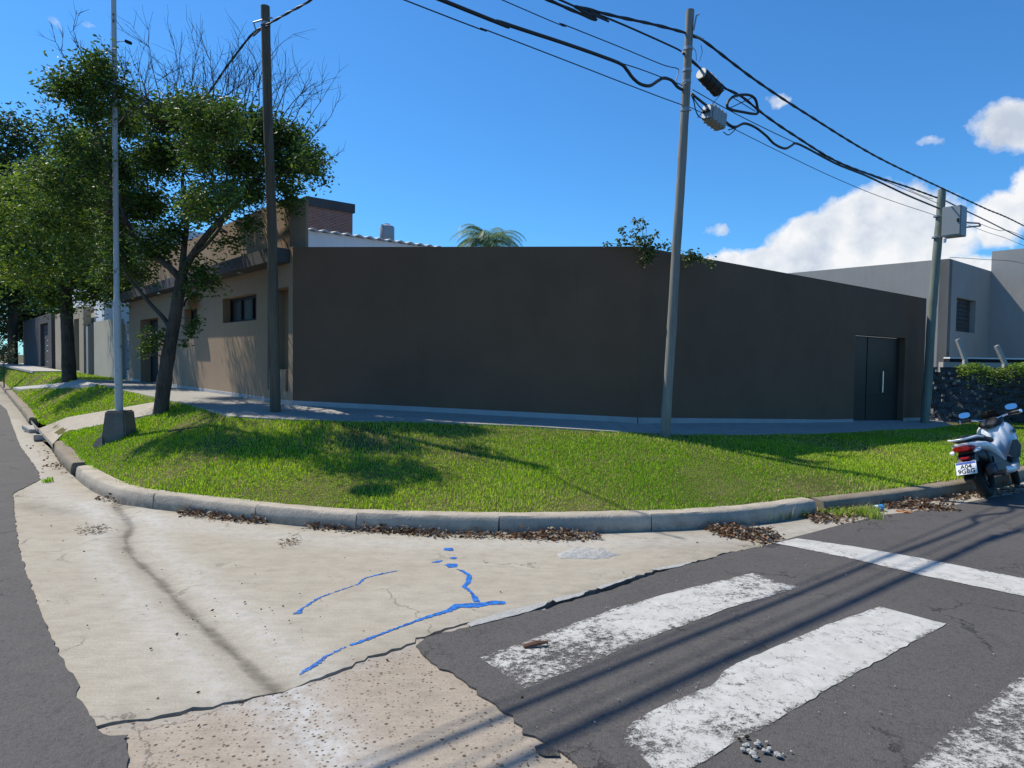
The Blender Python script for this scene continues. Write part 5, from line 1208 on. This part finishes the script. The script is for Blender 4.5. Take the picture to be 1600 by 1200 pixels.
tree('street_tree', 'leafy tree with bare twigs on top between the lamp post and the brown pole', (250, 660), 10.7, trunk1, limbs1, blobs1, 66000, .070, (.034, .068, .014), (.11, .165, .028), 41, 1.3, barel, tuft=[(240, 528, 24, 330), (228, 548, 14, 90), (300, 515, 14, 120), (310, 500, 10, 60), (290, 535, 8, 40)], wr=.46)
Y2 = 19.2
trunk2 = [(109, 611, 23), (107, 560, 19), (105, 510, 18), (103, 470, 17), (100, 430, 14)]
limbs2 = [[(103, 460, 10, 0), (80, 420, 8, 0), (50, 370, 6, 0), (25, 320, 4, 0)], [(100, 435, 9, 0), (110, 380, 7, 0), (120, 310, 5, .5), (118, 250, 3, .5)], [(102, 450, 9, 0), (135, 425, 7, 0), (165, 400, 5, 0), (200, 380, 4, 0)]]
blobs2 = [(20, 300, 50, 40, 0), (70, 285, 50, 40, 0), (115, 250, 40, 45, .5), (105, 310, 55, 45, 0), (160, 300, 45, 45, 0), (40, 360, 60, 40, 0), (110, 370, 60, 45, 0), (170, 375, 45, 40, 0), (60, 420, 50, 36, 0), (120, 430, 55, 36, 0), (180, 440, 40, 26, 0), (150, 462, 40, 18, 0), (70, 462, 30, 22, 0), (95, 475, 22, 14, 0), (215, 430, 34, 26, 0), (10, 410, 40, 40, 0), (130, 210, 26, 20, .5), (0, 340, 40, 50, 0), (205, 460, 26, 14, 0)]
blobs2 = blobs2 + [(x, y, rx * .8, ry * .8, dd, .45) for (x, y, rx, ry, dY, *_) in blobs2 if y < 440 and x < 175 for dd in (-3.2, 2.5)]
tree('street_tree', 'broad yellow green street tree behind the lamp post on the left verge', (108, 611), Y2, trunk2, limbs2, blobs2, 44000, .125, (.07, .12, .02), (.20, .26, .045), 43, 2.2, None, wr=.46)
Y3 = 40.
tree('tall_tree', 'tall dark evergreen tree behind everything at the left edge', (20, 560), Y3, [(20, 575, 14), (20, 450, 12), (22, 350, 10)], [[(20, 400, 8, 0), (0, 330, 6, 0), (10, 230, 4, 0)], [(22, 360, 8, 0), (50, 300, 6, 0), (62, 220, 4, 0)]],
     [(10, 200, 30, 30, 0), (25, 190, 20, 24, 0), (62, 205, 16, 26, 0), (42, 225, 30, 26, 0), (0, 250, 50, 40, 0), (60, 260, 40, 40, 0), (20, 300, 60, 50, 0), (-30, 330, 60, 60, 0), (60, 340, 60, 50, 0), (0, 400, 70, 50, 0), (70, 420, 50, 50, 0), (20, 460, 70, 40, 0), (-40, 430, 60, 70, 0), (-50, 260, 50, 60, 0)], 17000, .30, (.02, .042, .014), (.07, .11, .03), 45, 3.5, None, group='trees beyond the left street')
tree('tall_tree', 'dense dark tree filling the gap behind the street trees on the left', (100, 560), 46., [(110, 575, 12), (110, 450, 10)], [[(110, 470, 7, 0), (140, 400, 5, 0), (150, 340, 4, 0)]],
     [(110, 380, 50, 50, 0), (160, 400, 50, 50, 0), (60, 440, 50, 50, 0), (120, 460, 50, 30, 0), (150, 320, 40, 40, 0), (40, 500, 50, 30, 0)], 15000, .32, (.012, .026, .010), (.035, .06, .016), 46, 3.5, None, group='trees beyond the left street')
tree('tall_tree', 'large shaded tree out of the left side behind the kerb', (-120, 560), 38., [(-120, 575, 14), (-120, 450, 12)], [[(-120, 470, 8, 0), (-90, 380, 6, 0), (-60, 300, 4, 0)]],
     [(-120, 300, 70, 70, 0), (-80, 380, 70, 70, 0), (-160, 400, 70, 70, 0), (-60, 450, 70, 60, 0), (-30, 500, 50, 30, 0)], 6000, .28, (.014, .030, .010), (.04, .06, .018), 47, 3.5, None, group='trees beyond the left street')
# hedge across the street end and a sapling
g_ = np.random.default_rng(61)
hp = atY(36, 553, 45.); n = 12000
P = np.column_stack([g_.uniform(hp[0] - 16, hp[0] + 5, n), 45. + g_.uniform(-1., 1, n), g_.uniform(.3, 1, n) ** .6 * 4.0 + .4])
o = leaf_mesh('hedge', P, .28, M['leaf'], leaf_cols(n, g_, (.015, .03, .012), (.05, .075, .03)), 62); tag(o, 'dark clipped hedge closing the far end of the left verge', 'hedge')
# far lawn where the left street ends
fl = [tuple(wl + DF * 28 + NF * .2), tuple(wl + DF * 60 + NF * .2), tuple(KBASE[0] + NB * 0), tuple(np.array(KBASE[0]) - DF * 30)]
tree('sapling', 'small bushy sapling on the far grass at the left edge', (6, 578), 27., [(6, 578, 1.4), (6, 560, 1.2), (6, 545, 1)], [[(6, 560, 1.5, 0), (0, 545, 1.2, 0), (-2, 535, 1, 0)]], [(5, 545, 13, 14, 0), (-5, 550, 12, 14, 0), (10, 560, 8, 8, 0)], 700, .13, (.035, .05, .03), (.09, .11, .06), 48, .6, None, group=None)

# ------------------------------------------------------------------ plant on the wall
vine = thing('climbing_plant', 'leafy climbing plant spilling over the wall corner beside the grey pole', 'climbing plant', (K[0], K[1] + .3, 2.6))
o0 = np.array([K[0], K[1] + .3, 2.6]); g_ = np.random.default_rng(71); Lv = []; tw = MB()
def vclump(x, y, rx, ry, n, Y=9.85):
    c = atY(x, y, Y) - o0; v = g_.standard_normal((n, 3)) * np.array([rx, (rx + ry) * .35, ry]) * Y / F_PX * .6; Lv.append(c + v)
for pts in ([(1000, 384), (985, 372), (975, 362), (972, 355)], [(1002, 384), (1004, 365), (1000, 350), (992, 342)], [(1006, 384), (1010, 360), (1006, 345), (1004, 341)], [(1010, 386), (1020, 372), (1027, 364)], [(1010, 388), (1035, 382), (1050, 388), (1085, 398), (1112, 412)], [(1000, 384), (975, 382), (948, 380)], [(1008, 386), (1010, 400), (1014, 416)]):
    s = [atY(x, y, 9.85 if x < 1060 else 10.3) - o0 for x, y in pts]; tw.tube(spl(s, 4), .004, 4, False)
for a_ in ((971, 357, 4, 5, 16), (976, 368, 5, 6, 18), (968, 374, 4, 4, 10), (991, 346, 4, 6, 20), (1004, 344, 4, 6, 22), (1006, 354, 5, 6, 16), (998, 358, 4, 6, 12), (989, 365, 4, 7, 14), (998, 375, 9, 8, 60), (1026, 365, 4, 4, 14), (1014, 370, 5, 5, 16), (1012, 384, 12, 9, 130), (1014, 398, 9, 10, 120), (1010, 408, 7, 7, 30), (1030, 384, 6, 4, 26), (1040, 380, 5, 5, 14), (1047, 388, 6, 4, 20), (948, 380, 7, 2, 14), (966, 381, 5, 2, 12), (985, 380, 8, 3, 22)): vclump(*a_)
for a_ in ((1080, 397, 10, 6, 80, 10.35), (1075, 405, 7, 6, 50, 10.35), (1090, 402, 8, 7, 60, 10.35), (1100, 405, 8, 5, 30, 10.45), (1112, 412, 7, 4, 26, 10.5)): vclump(*a_)
tw.build('stems', M['twig'], vine); Lv = np.vstack(Lv)
cr = leaf_mesh('foliage', Lv, .058, M['leaf'], leaf_cols(len(Lv), g_, (.03, .06, .02), (.14, .16, .05), .3), 72, vine, wr=.6, droop=.5); cr['kind'] = 'stuff'

# ------------------------------------------------------------------ litter
p = atz(1372, 794, .03)
cup = thing('plastic_cup', 'blue and white plastic cup lying in the gutter among leaves', 'cup', (p[0], p[1], .036), rot=(0, PI / 2, math.radians(12)))
MB().tube([(0, 0, -.05), (0, 0, -.015)], [.026, .030], 16).build('cup_band', simple('cup_white', (.7, .75, .8), .4), cup)
MB().tube([(0, 0, -.0149), (0, 0, .05)], [.0301, .036], 16).build('cup_body', simple('cup_blue', (.05, .28, .55), .4), cup)
p = atz(1413, 799, .02)
b = MB(); g_ = np.random.default_rng(3)
for k in range(9): b.add([np.array([p[0], p[1], .02]) + g_.standard_normal(3) * np.array([.035, .02, .012]) for _ in range(3)], [(0, 1, 2)])
tag(b.build('orange_wrapper', simple('orange_plastic', (.75, .25, .03), .5)), 'crumpled orange scrap on the leaves right of the cup', 'litter')
a = atz(818, 1010, .02); b_ = atz(856, 1003, .03)
tag(MB().tube([a, a * .5 + b_ * .5 + np.array([0, 0, .006]), b_], [.012, .016, .008], 6).build('bark_strip', simple('brown_bark_strip', (.16, .075, .045), .8)), 'reddish brown strip of bark on the nearer end of the first stripe', 'bark')
g_ = np.random.default_rng(15)
def pebbles(name, cx, cy, n, spx, size, m, lb):
    b = MB()
    for _ in range(n):
        p = atz(cx + g_.standard_normal() * spx, cy + g_.standard_normal() * spx * .3, .015); r_ = size * g_.uniform(.3, 1)
        vs = [(p[0] + r_ * math.cos(a) * math.cos(e) * g_.uniform(.8, 1.1), p[1] + r_ * math.sin(a) * math.cos(e) * g_.uniform(.8, 1.1), .014 + r_ * .6 * (math.sin(e) + .6)) for e in (-.6, .3, 1.1) for a in np.linspace(0, 2 * PI, 6)[:-1]]
        b.add(vs, [(i * 5 + k, i * 5 + (k + 1) % 5, (i + 1) * 5 + (k + 1) % 5, (i + 1) * 5 + k) for i in range(2) for k in range(5)] + [(10, 11, 12, 13, 14)])
    tag(b.build(name, m), lb, 'rubble', None, 'stuff')
pebbles('rubble_crumbs', 1195, 1172, 26, 22, .016, M['mortar'], 'pale crumbs of mortar on the asphalt near the bottom edge')
pebbles('rubble_crumbs', 1162, 1153, 3, 5, .015, M['soil'], 'dark lump on the edge of the second crosswalk stripe')
pebbles('rubble_crumbs', 330, 646, 60, 25, .03, M['mortar'], 'pale rubble on the worn grass before the sidewalk step')
pebbles('loose_gravel', 1180, 1040, 120, 330, .006, M['mortar'], 'loose grit scattered over the asphalt around the crosswalk')
pebbles('loose_gravel', 300, 950, 60, 160, .006, M['soil'], 'dark grit scattered over the pale concrete')

# ------------------------------------------------------------------ scooter
rw = atz(1546, 778, .0)
sco = thing('scooter', 'white and black motor scooter leaning on its stand by the right kerb', 'scooter', (rw[0], rw[1], .012))
hd_ = math.atan2(.65, .76)
sco.rotation_euler = (math.radians(-17), 0, hd_); sco.rotation_mode = 'XYZ'; sco.scale = (.91, .91, .91)
Wp = mat('white_scooter_paint', lambda t: bsdf(t, (.72, .74, .76), .18, spec=.6)); Bp = simple('black_scooter_plastic', (.010, .010, .012), .5); Rp = simple('red_tail_lens', (.35, .008, .012), .15)
St = simple('seat_vinyl', (.012, .012, .013), .6); Ty = simple('tyre_rubber', (.015, .015, .015), .85); Mir = simple('mirror_glass', (.9, .92, .95), .02, 1.); Gr = simple('silencer_grey', (.06, .06, .065), .4, .6)
Ch = simple('chrome', (.8, .8, .82), .15, 1.); Wl = simple('clear_lens', (.7, .72, .75), .2)
def wheel(x, r_, w, y=0., steer=0.):
    cx = np.array([x, y, r_]); fwd_ = np.array([math.cos(steer), math.sin(steer), 0]); sd = np.array([-math.sin(steer), math.cos(steer), 0]); prof = []
    for k in range(12): a = 2 * PI * k / 12; prof.append((r_ - w * .48 + w * .48 * math.cos(a), w * .5 * math.sin(a)))
    b = MB(); vs = []; n = 36
    for i in range(n):
        a = 2 * PI * i / n; rd = fwd_ * math.cos(a) + np.array([0, 0, 1]) * math.sin(a)
        for (q, yy) in prof: vs.append(cx + rd * q + sd * yy)
    b.add(vs, [(i * 12 + k, ((i + 1) % n) * 12 + k, ((i + 1) % n) * 12 + (k + 1) % 12, i * 12 + (k + 1) % 12) for i in range(n) for k in range(12)])
    w_ = b.build('wheel', Ty, sco, smooth=True)
    b = MB(); ri = r_ - w * .8
    b.tube([cx - sd * .035, cx + sd * .035], .05, 14)
    for i in range(5):
        a = 2 * PI * i / 5 + .3; rd = fwd_ * math.cos(a) + np.array([0, 0, 1]) * math.sin(a); b.tube([cx + rd * .04, cx + rd * ri], [.018, .014], 6)
    ring = []
    for i in range(25): a = 2 * PI * i / 24; ring.append(cx + (fwd_ * math.cos(a) + np.array([0, 0, 1]) * math.sin(a)) * ri)
    b.tube(ring, .017, 6, False); b.build('rim', Gr, w_, smooth=True); return w_
wheel(0, .275, .125); wheel(1.315, .275, .10, 0, .30)
def lf(name, secs, m, n=20, parent=None): return MB().loft(secs, n).build(name, m, parent or sco, smooth=True)
lf('tail_panel', [(-.44, 0, .725, .06, .022, 2.4), (-.40, 0, .715, .125, .04, 2.5), (-.28, 0, .70, .172, .062, 2.6), (-.05, 0, .675, .192, .072, 2.6), (.2, 0, .625, .185, .08, 2.6), (.42, 0, .54, .17, .085, 2.6), (.58, 0, .45, .155, .08, 2.6), (.66, 0, .40, .12, .05, 2.6)], Wp)
lf('under_body', [(-.36, 0, .60, .10, .06, 2.5), (-.2, 0, .56, .15, .11, 2.6), (.1, 0, .48, .178, .15, 2.6), (.4, 0, .39, .168, .14, 2.6), (.75, 0, .32, .15, .10, 2.6), (.95, 0, .30, .12, .08, 2.6)], Bp)
lf('seat', [(-.43, 0, .775, .05, .012, 2.3), (-.38, 0, .785, .11, .026, 2.5), (-.2, 0, .795, .14, .045, 2.5), (.05, 0, .785, .145, .05, 2.5), (.14, 0, .755, .145, .05, 2.5), (.35, 0, .73, .13, .05, 2.5), (.55, 0, .72, .10, .045, 2.5), (.63, 0, .70, .05, .03, 2.3)], St)
# grab rail
MB().tube(spl([(-.12, -.17, .79), (-.35, -.165, .81), (-.47, -.09, .80), (-.49, 0, .80), (-.47, .09, .80), (-.35, .165, .81), (-.12, .17, .79)], 4), .014, 8).build('grab_rail', Wp, sco, smooth=True)
tl = lf('tail_light', [(-.485, 0, .685, .09, .03, 3), (-.46, 0, .68, .115, .040, 3), (-.38, 0, .675, .13, .042, 3)], Rp)
for s_ in (-1, 1): lf('indicator', [(-.455, s_ * .13, .63, .02, .012, 2.4), (-.41, s_ * .145, .64, .035, .024, 2.4), (-.33, s_ * .15, .65, .02, .02, 2.4)], Wl)
# mudguard and number plate
b = MB(); b.prism([(-.33, -.10, .62), (-.42, -.10, .58), (-.55, -.10, .36), (-.53, -.10, .34), (-.40, -.10, .50), (-.30, -.10, .50)], (0, .20, 0)); b.build('rear_mudguard', Bp, sco)
MB().box((-.475, 0, .55), (.012, .05, .018), ((.8, 0, .6), (0, 1, 0), (-.6, 0, .8))).build('reflector', Rp, sco)
pdir = np.array([.42, 0, .91]); pdir /= np.linalg.norm(pdir); pn = np.array([-pdir[2], 0, pdir[0]])
pc_ = np.array([-.535, 0, .435])
plate = MB().box(pc_, (.118, .085, .003), ((0, -1, 0), pdir, pn)).build('number_plate', simple('plate_white', (.75, .76, .78), .4), sco, bevel=.001)
MB().box(pc_ + pdir * .068 + pn * .0045, (.112, .013, .001), ((0, -1, 0), pdir, pn)).build('plate_band', simple('plate_blue', (.02, .08, .42), .4), plate)
for txt, off_ in (('A04', .018), ('9GBG', -.045)):
    cu = bpy.data.curves.new('plate_text', 'FONT'); cu.body = txt; cu.size = .078; cu.align_x = 'CENTER'; cu.align_y = 'CENTER'; cu.extrude = .0008; cu.offset = .0012
    to = bpy.data.objects.new('tmp', cu); COL.objects.link(to); dg = bpy.context.evaluated_depsgraph_get(); me = bpy.data.meshes.new_from_object(to.evaluated_get(dg)); bpy.data.objects.remove(to)
    me.materials.clear(); me.materials.append(Bp); o = link('plate_text', me, plate); c = pc_ + pdir * off_ + pn * .006
    o.matrix_local = Matrix(((0, pdir[0], pn[0], c[0]), (-1, pdir[1], pn[1], c[1]), (0, pdir[2], pn[2], c[2]), (0, 0, 0, 1)))
MB().box((-.50, 0, .325), (.06, .06, .008), ((.8, 0, .6), (0, 1, 0), (-.6, 0, .8))).build('mud_flap', Bp, sco)
# silencer on the right, engine case on the left, shock
b = MB().loft([(-.34, -.19, .36, .035, .05, 2.2), (-.30, -.19, .36, .06, .08, 2.4), (-.05, -.195, .35, .065, .085, 2.4), (.15, -.19, .32, .055, .07, 2.3), (.3, -.15, .26, .03, .035, 2.2)], 18); b.build('silencer', Gr, sco, smooth=True)
lf('silencer_guard', [(-.26, -.245, .375, .015, .05, 2.6), (-.1, -.26, .37, .018, .065, 2.6), (.08, -.25, .35, .012, .045, 2.6)], Bp)
lf('engine_case', [(-.12, .14, .28, .05, .06, 2.5), (0, .15, .29, .06, .1, 2.5), (.35, .15, .30, .06, .1, 2.5), (.5, .12, .30, .04, .06, 2.5)], Gr)
for s_ in (-.16, .16): MB().tube([(-.05, s_, .32), (-.12, s_ * .9, .6)], .028, 8).build('shock_absorber', Bp, sco, smooth=True)
# foot board, tunnel and front fairing
lf('floor_panel', [(.45, 0, .30, .17, .07, 3), (.7, 0, .28, .20, .06, 3), (1.0, 0, .30, .19, .08, 3), (1.1, 0, .34, .12, .08, 3)], Wp)
lf('centre_tunnel', [(.5, 0, .55, .08, .13, 2.6), (.7, 0, .50, .085, .16, 2.6), (.9, 0, .56, .11, .22, 2.6), (1.0, 0, .62, .14, .24, 2.6)], Wp)
lf('leg_shield', [(.86, 0, .62, .13, .12, 2.6), (.93, 0, .64, .215, .25, 3), (1.05, 0, .68, .235, .28, 3), (1.2, 0, .69, .215, .26, 2.8), (1.34, 0, .68, .17, .21, 2.5), (1.45, 0, .62, .08, .12, 2.2), (1.49, 0, .58, .02, .04, 2)], Wp)
for s_ in (-1, 1):
    b = MB(); b.prism([(.62, s_ * .19, .50), (.80, s_ * .235, .66), (.98, s_ * .252, .66), (1.06, s_ * .256, .57), (.90, s_ * .245, .42), (.76, s_ * .215, .40)], (0, s_ * .006, 0)); b.build('side_inset', St, sco)
    b = MB(); b.prism([(.93, s_ * .246, .80), (1.03, s_ * .254, .82), (1.03, s_ * .254, .76), (.94, s_ * .247, .75)], (0, s_ * .012, 0)); b.build('vent', Bp, sco)
lf('lower_front', [(.88, 0, .34, .15, .12, 2.8), (1.0, 0, .37, .19, .15, 2.8), (1.1, 0, .40, .18, .14, 2.8), (1.16, 0, .44, .12, .1, 2.5)], Bp)
lf('front_mudguard', [(1.08, 0, .46, .05, .03, 2.4), (1.15, 0, .54, .07, .035, 2.4), (1.3, 0, .575, .075, .035, 2.4), (1.45, 0, .54, .07, .035, 2.4), (1.55, 0, .46, .05, .03, 2.4)], Wp)
for s_ in (-.06, .06): MB().tube([(1.315, s_, .275), (1.12, s_, .78)], .022, 8).build('fork_leg', Gr, sco, smooth=True)
# dash, bar, grips, mirrors; the bar is steered to the left
sa = .30; cx_ = np.array([1.02, 0, 0])
def stp(x, y, z): return np.array([cx_[0] + (x - cx_[0]) * math.cos(sa) - y * math.sin(sa), (x - cx_[0]) * math.sin(sa) + y * math.cos(sa), z])
lf('dash_cowl', [(.88, 0, .90, .06, .03, 2.4), (.95, 0, .93, .14, .05, 2.6), (1.08, 0, .96, .15, .065, 2.6), (1.2, 0, .96, .11, .05, 2.4), (1.28, 0, .93, .03, .02, 2.2)], Bp)
MB().tube(spl([stp(1.05, 0, .98), stp(1.0, -.12, 1.0), stp(.95, -.22, 1.03), stp(.88, -.34, 1.035)], 4), .014, 8).build('handlebar', Ch, sco, smooth=True)
MB().tube(spl([stp(1.05, 0, .98), stp(1.0, .12, 1.0), stp(.95, .22, 1.03), stp(.88, .34, 1.035)], 4), .014, 8).build('handlebar', Ch, sco, smooth=True)
for s_ in (-1, 1):
    MB().tube([stp(.945, s_ * .23, 1.03), stp(.87, s_ * .36, 1.036)], .021, 10).build('grip', Bp, sco, smooth=True)
    MB().tube([stp(.87, s_ * .36, 1.036), stp(.86, s_ * .38, 1.036)], .023, 10).build('grip_end', Ch, sco)
    MB().tube([stp(1.0, s_ * .2, 1.02), stp(.98, s_ * .36, 1.01)], .007, 6).build('brake_lever', Ch, sco)
    MB().tube(spl([stp(.97, s_ * .19, 1.03), stp(.985, s_ * .24, 1.08), stp(.97, s_ * .27, 1.10)], 4), .008, 6).build('mirror_stem', Bp, sco, smooth=True)
    c = stp(.96, s_ * .285, 1.12); ax_ = stp(1.02 - 1, 0, 0)
    nrm = np.array([-.93, -.30 * 1., .22 if s_ > 0 else .22]); nrm /= np.linalg.norm(nrm); e1 = np.cross(nrm, (0, 0, 1)); e1 /= np.linalg.norm(e1); e2 = np.cross(e1, nrm)
    ol = [c + e1 * .078 * math.copysign(abs(math.cos(a)) ** .75, math.cos(a)) + e2 * .045 * math.copysign(abs(math.sin(a)) ** .75, math.sin(a)) for a in np.linspace(0, 2 * PI, 21)[:-1]]
    mi = MB().prism(ol, -nrm * .028).build('mirror', Bp, sco)
    ol2 = [c + nrm * .001 + (p - c) * .9 for p in ol]; MB().prism(ol2, nrm * .002).build('mirror_glass', Mir, mi)
MB().prism([(1.16, -.14, .93), (1.16, .14, .93), (1.06, .10, 1.12), (1.06, -.10, 1.12)], (.006, 0, .003)).build('windshield', Bp, sco)
MB().tube([(.55, .17, .22), (.62, .33, .02)], .012, 8).build('side_stand', Gr, sco)
MB().box((.1, -.17, .44), (.12, .012, .05), ((.95, 0, -.3), (0, 1, 0), (.3, 0, .95))).build('side_cover', Bp, sco, bevel=.008)
print('objects', len(S.objects), 'tris', sum(len(o.data.polygons) for o in S.objects if o.type == 'MESH'))
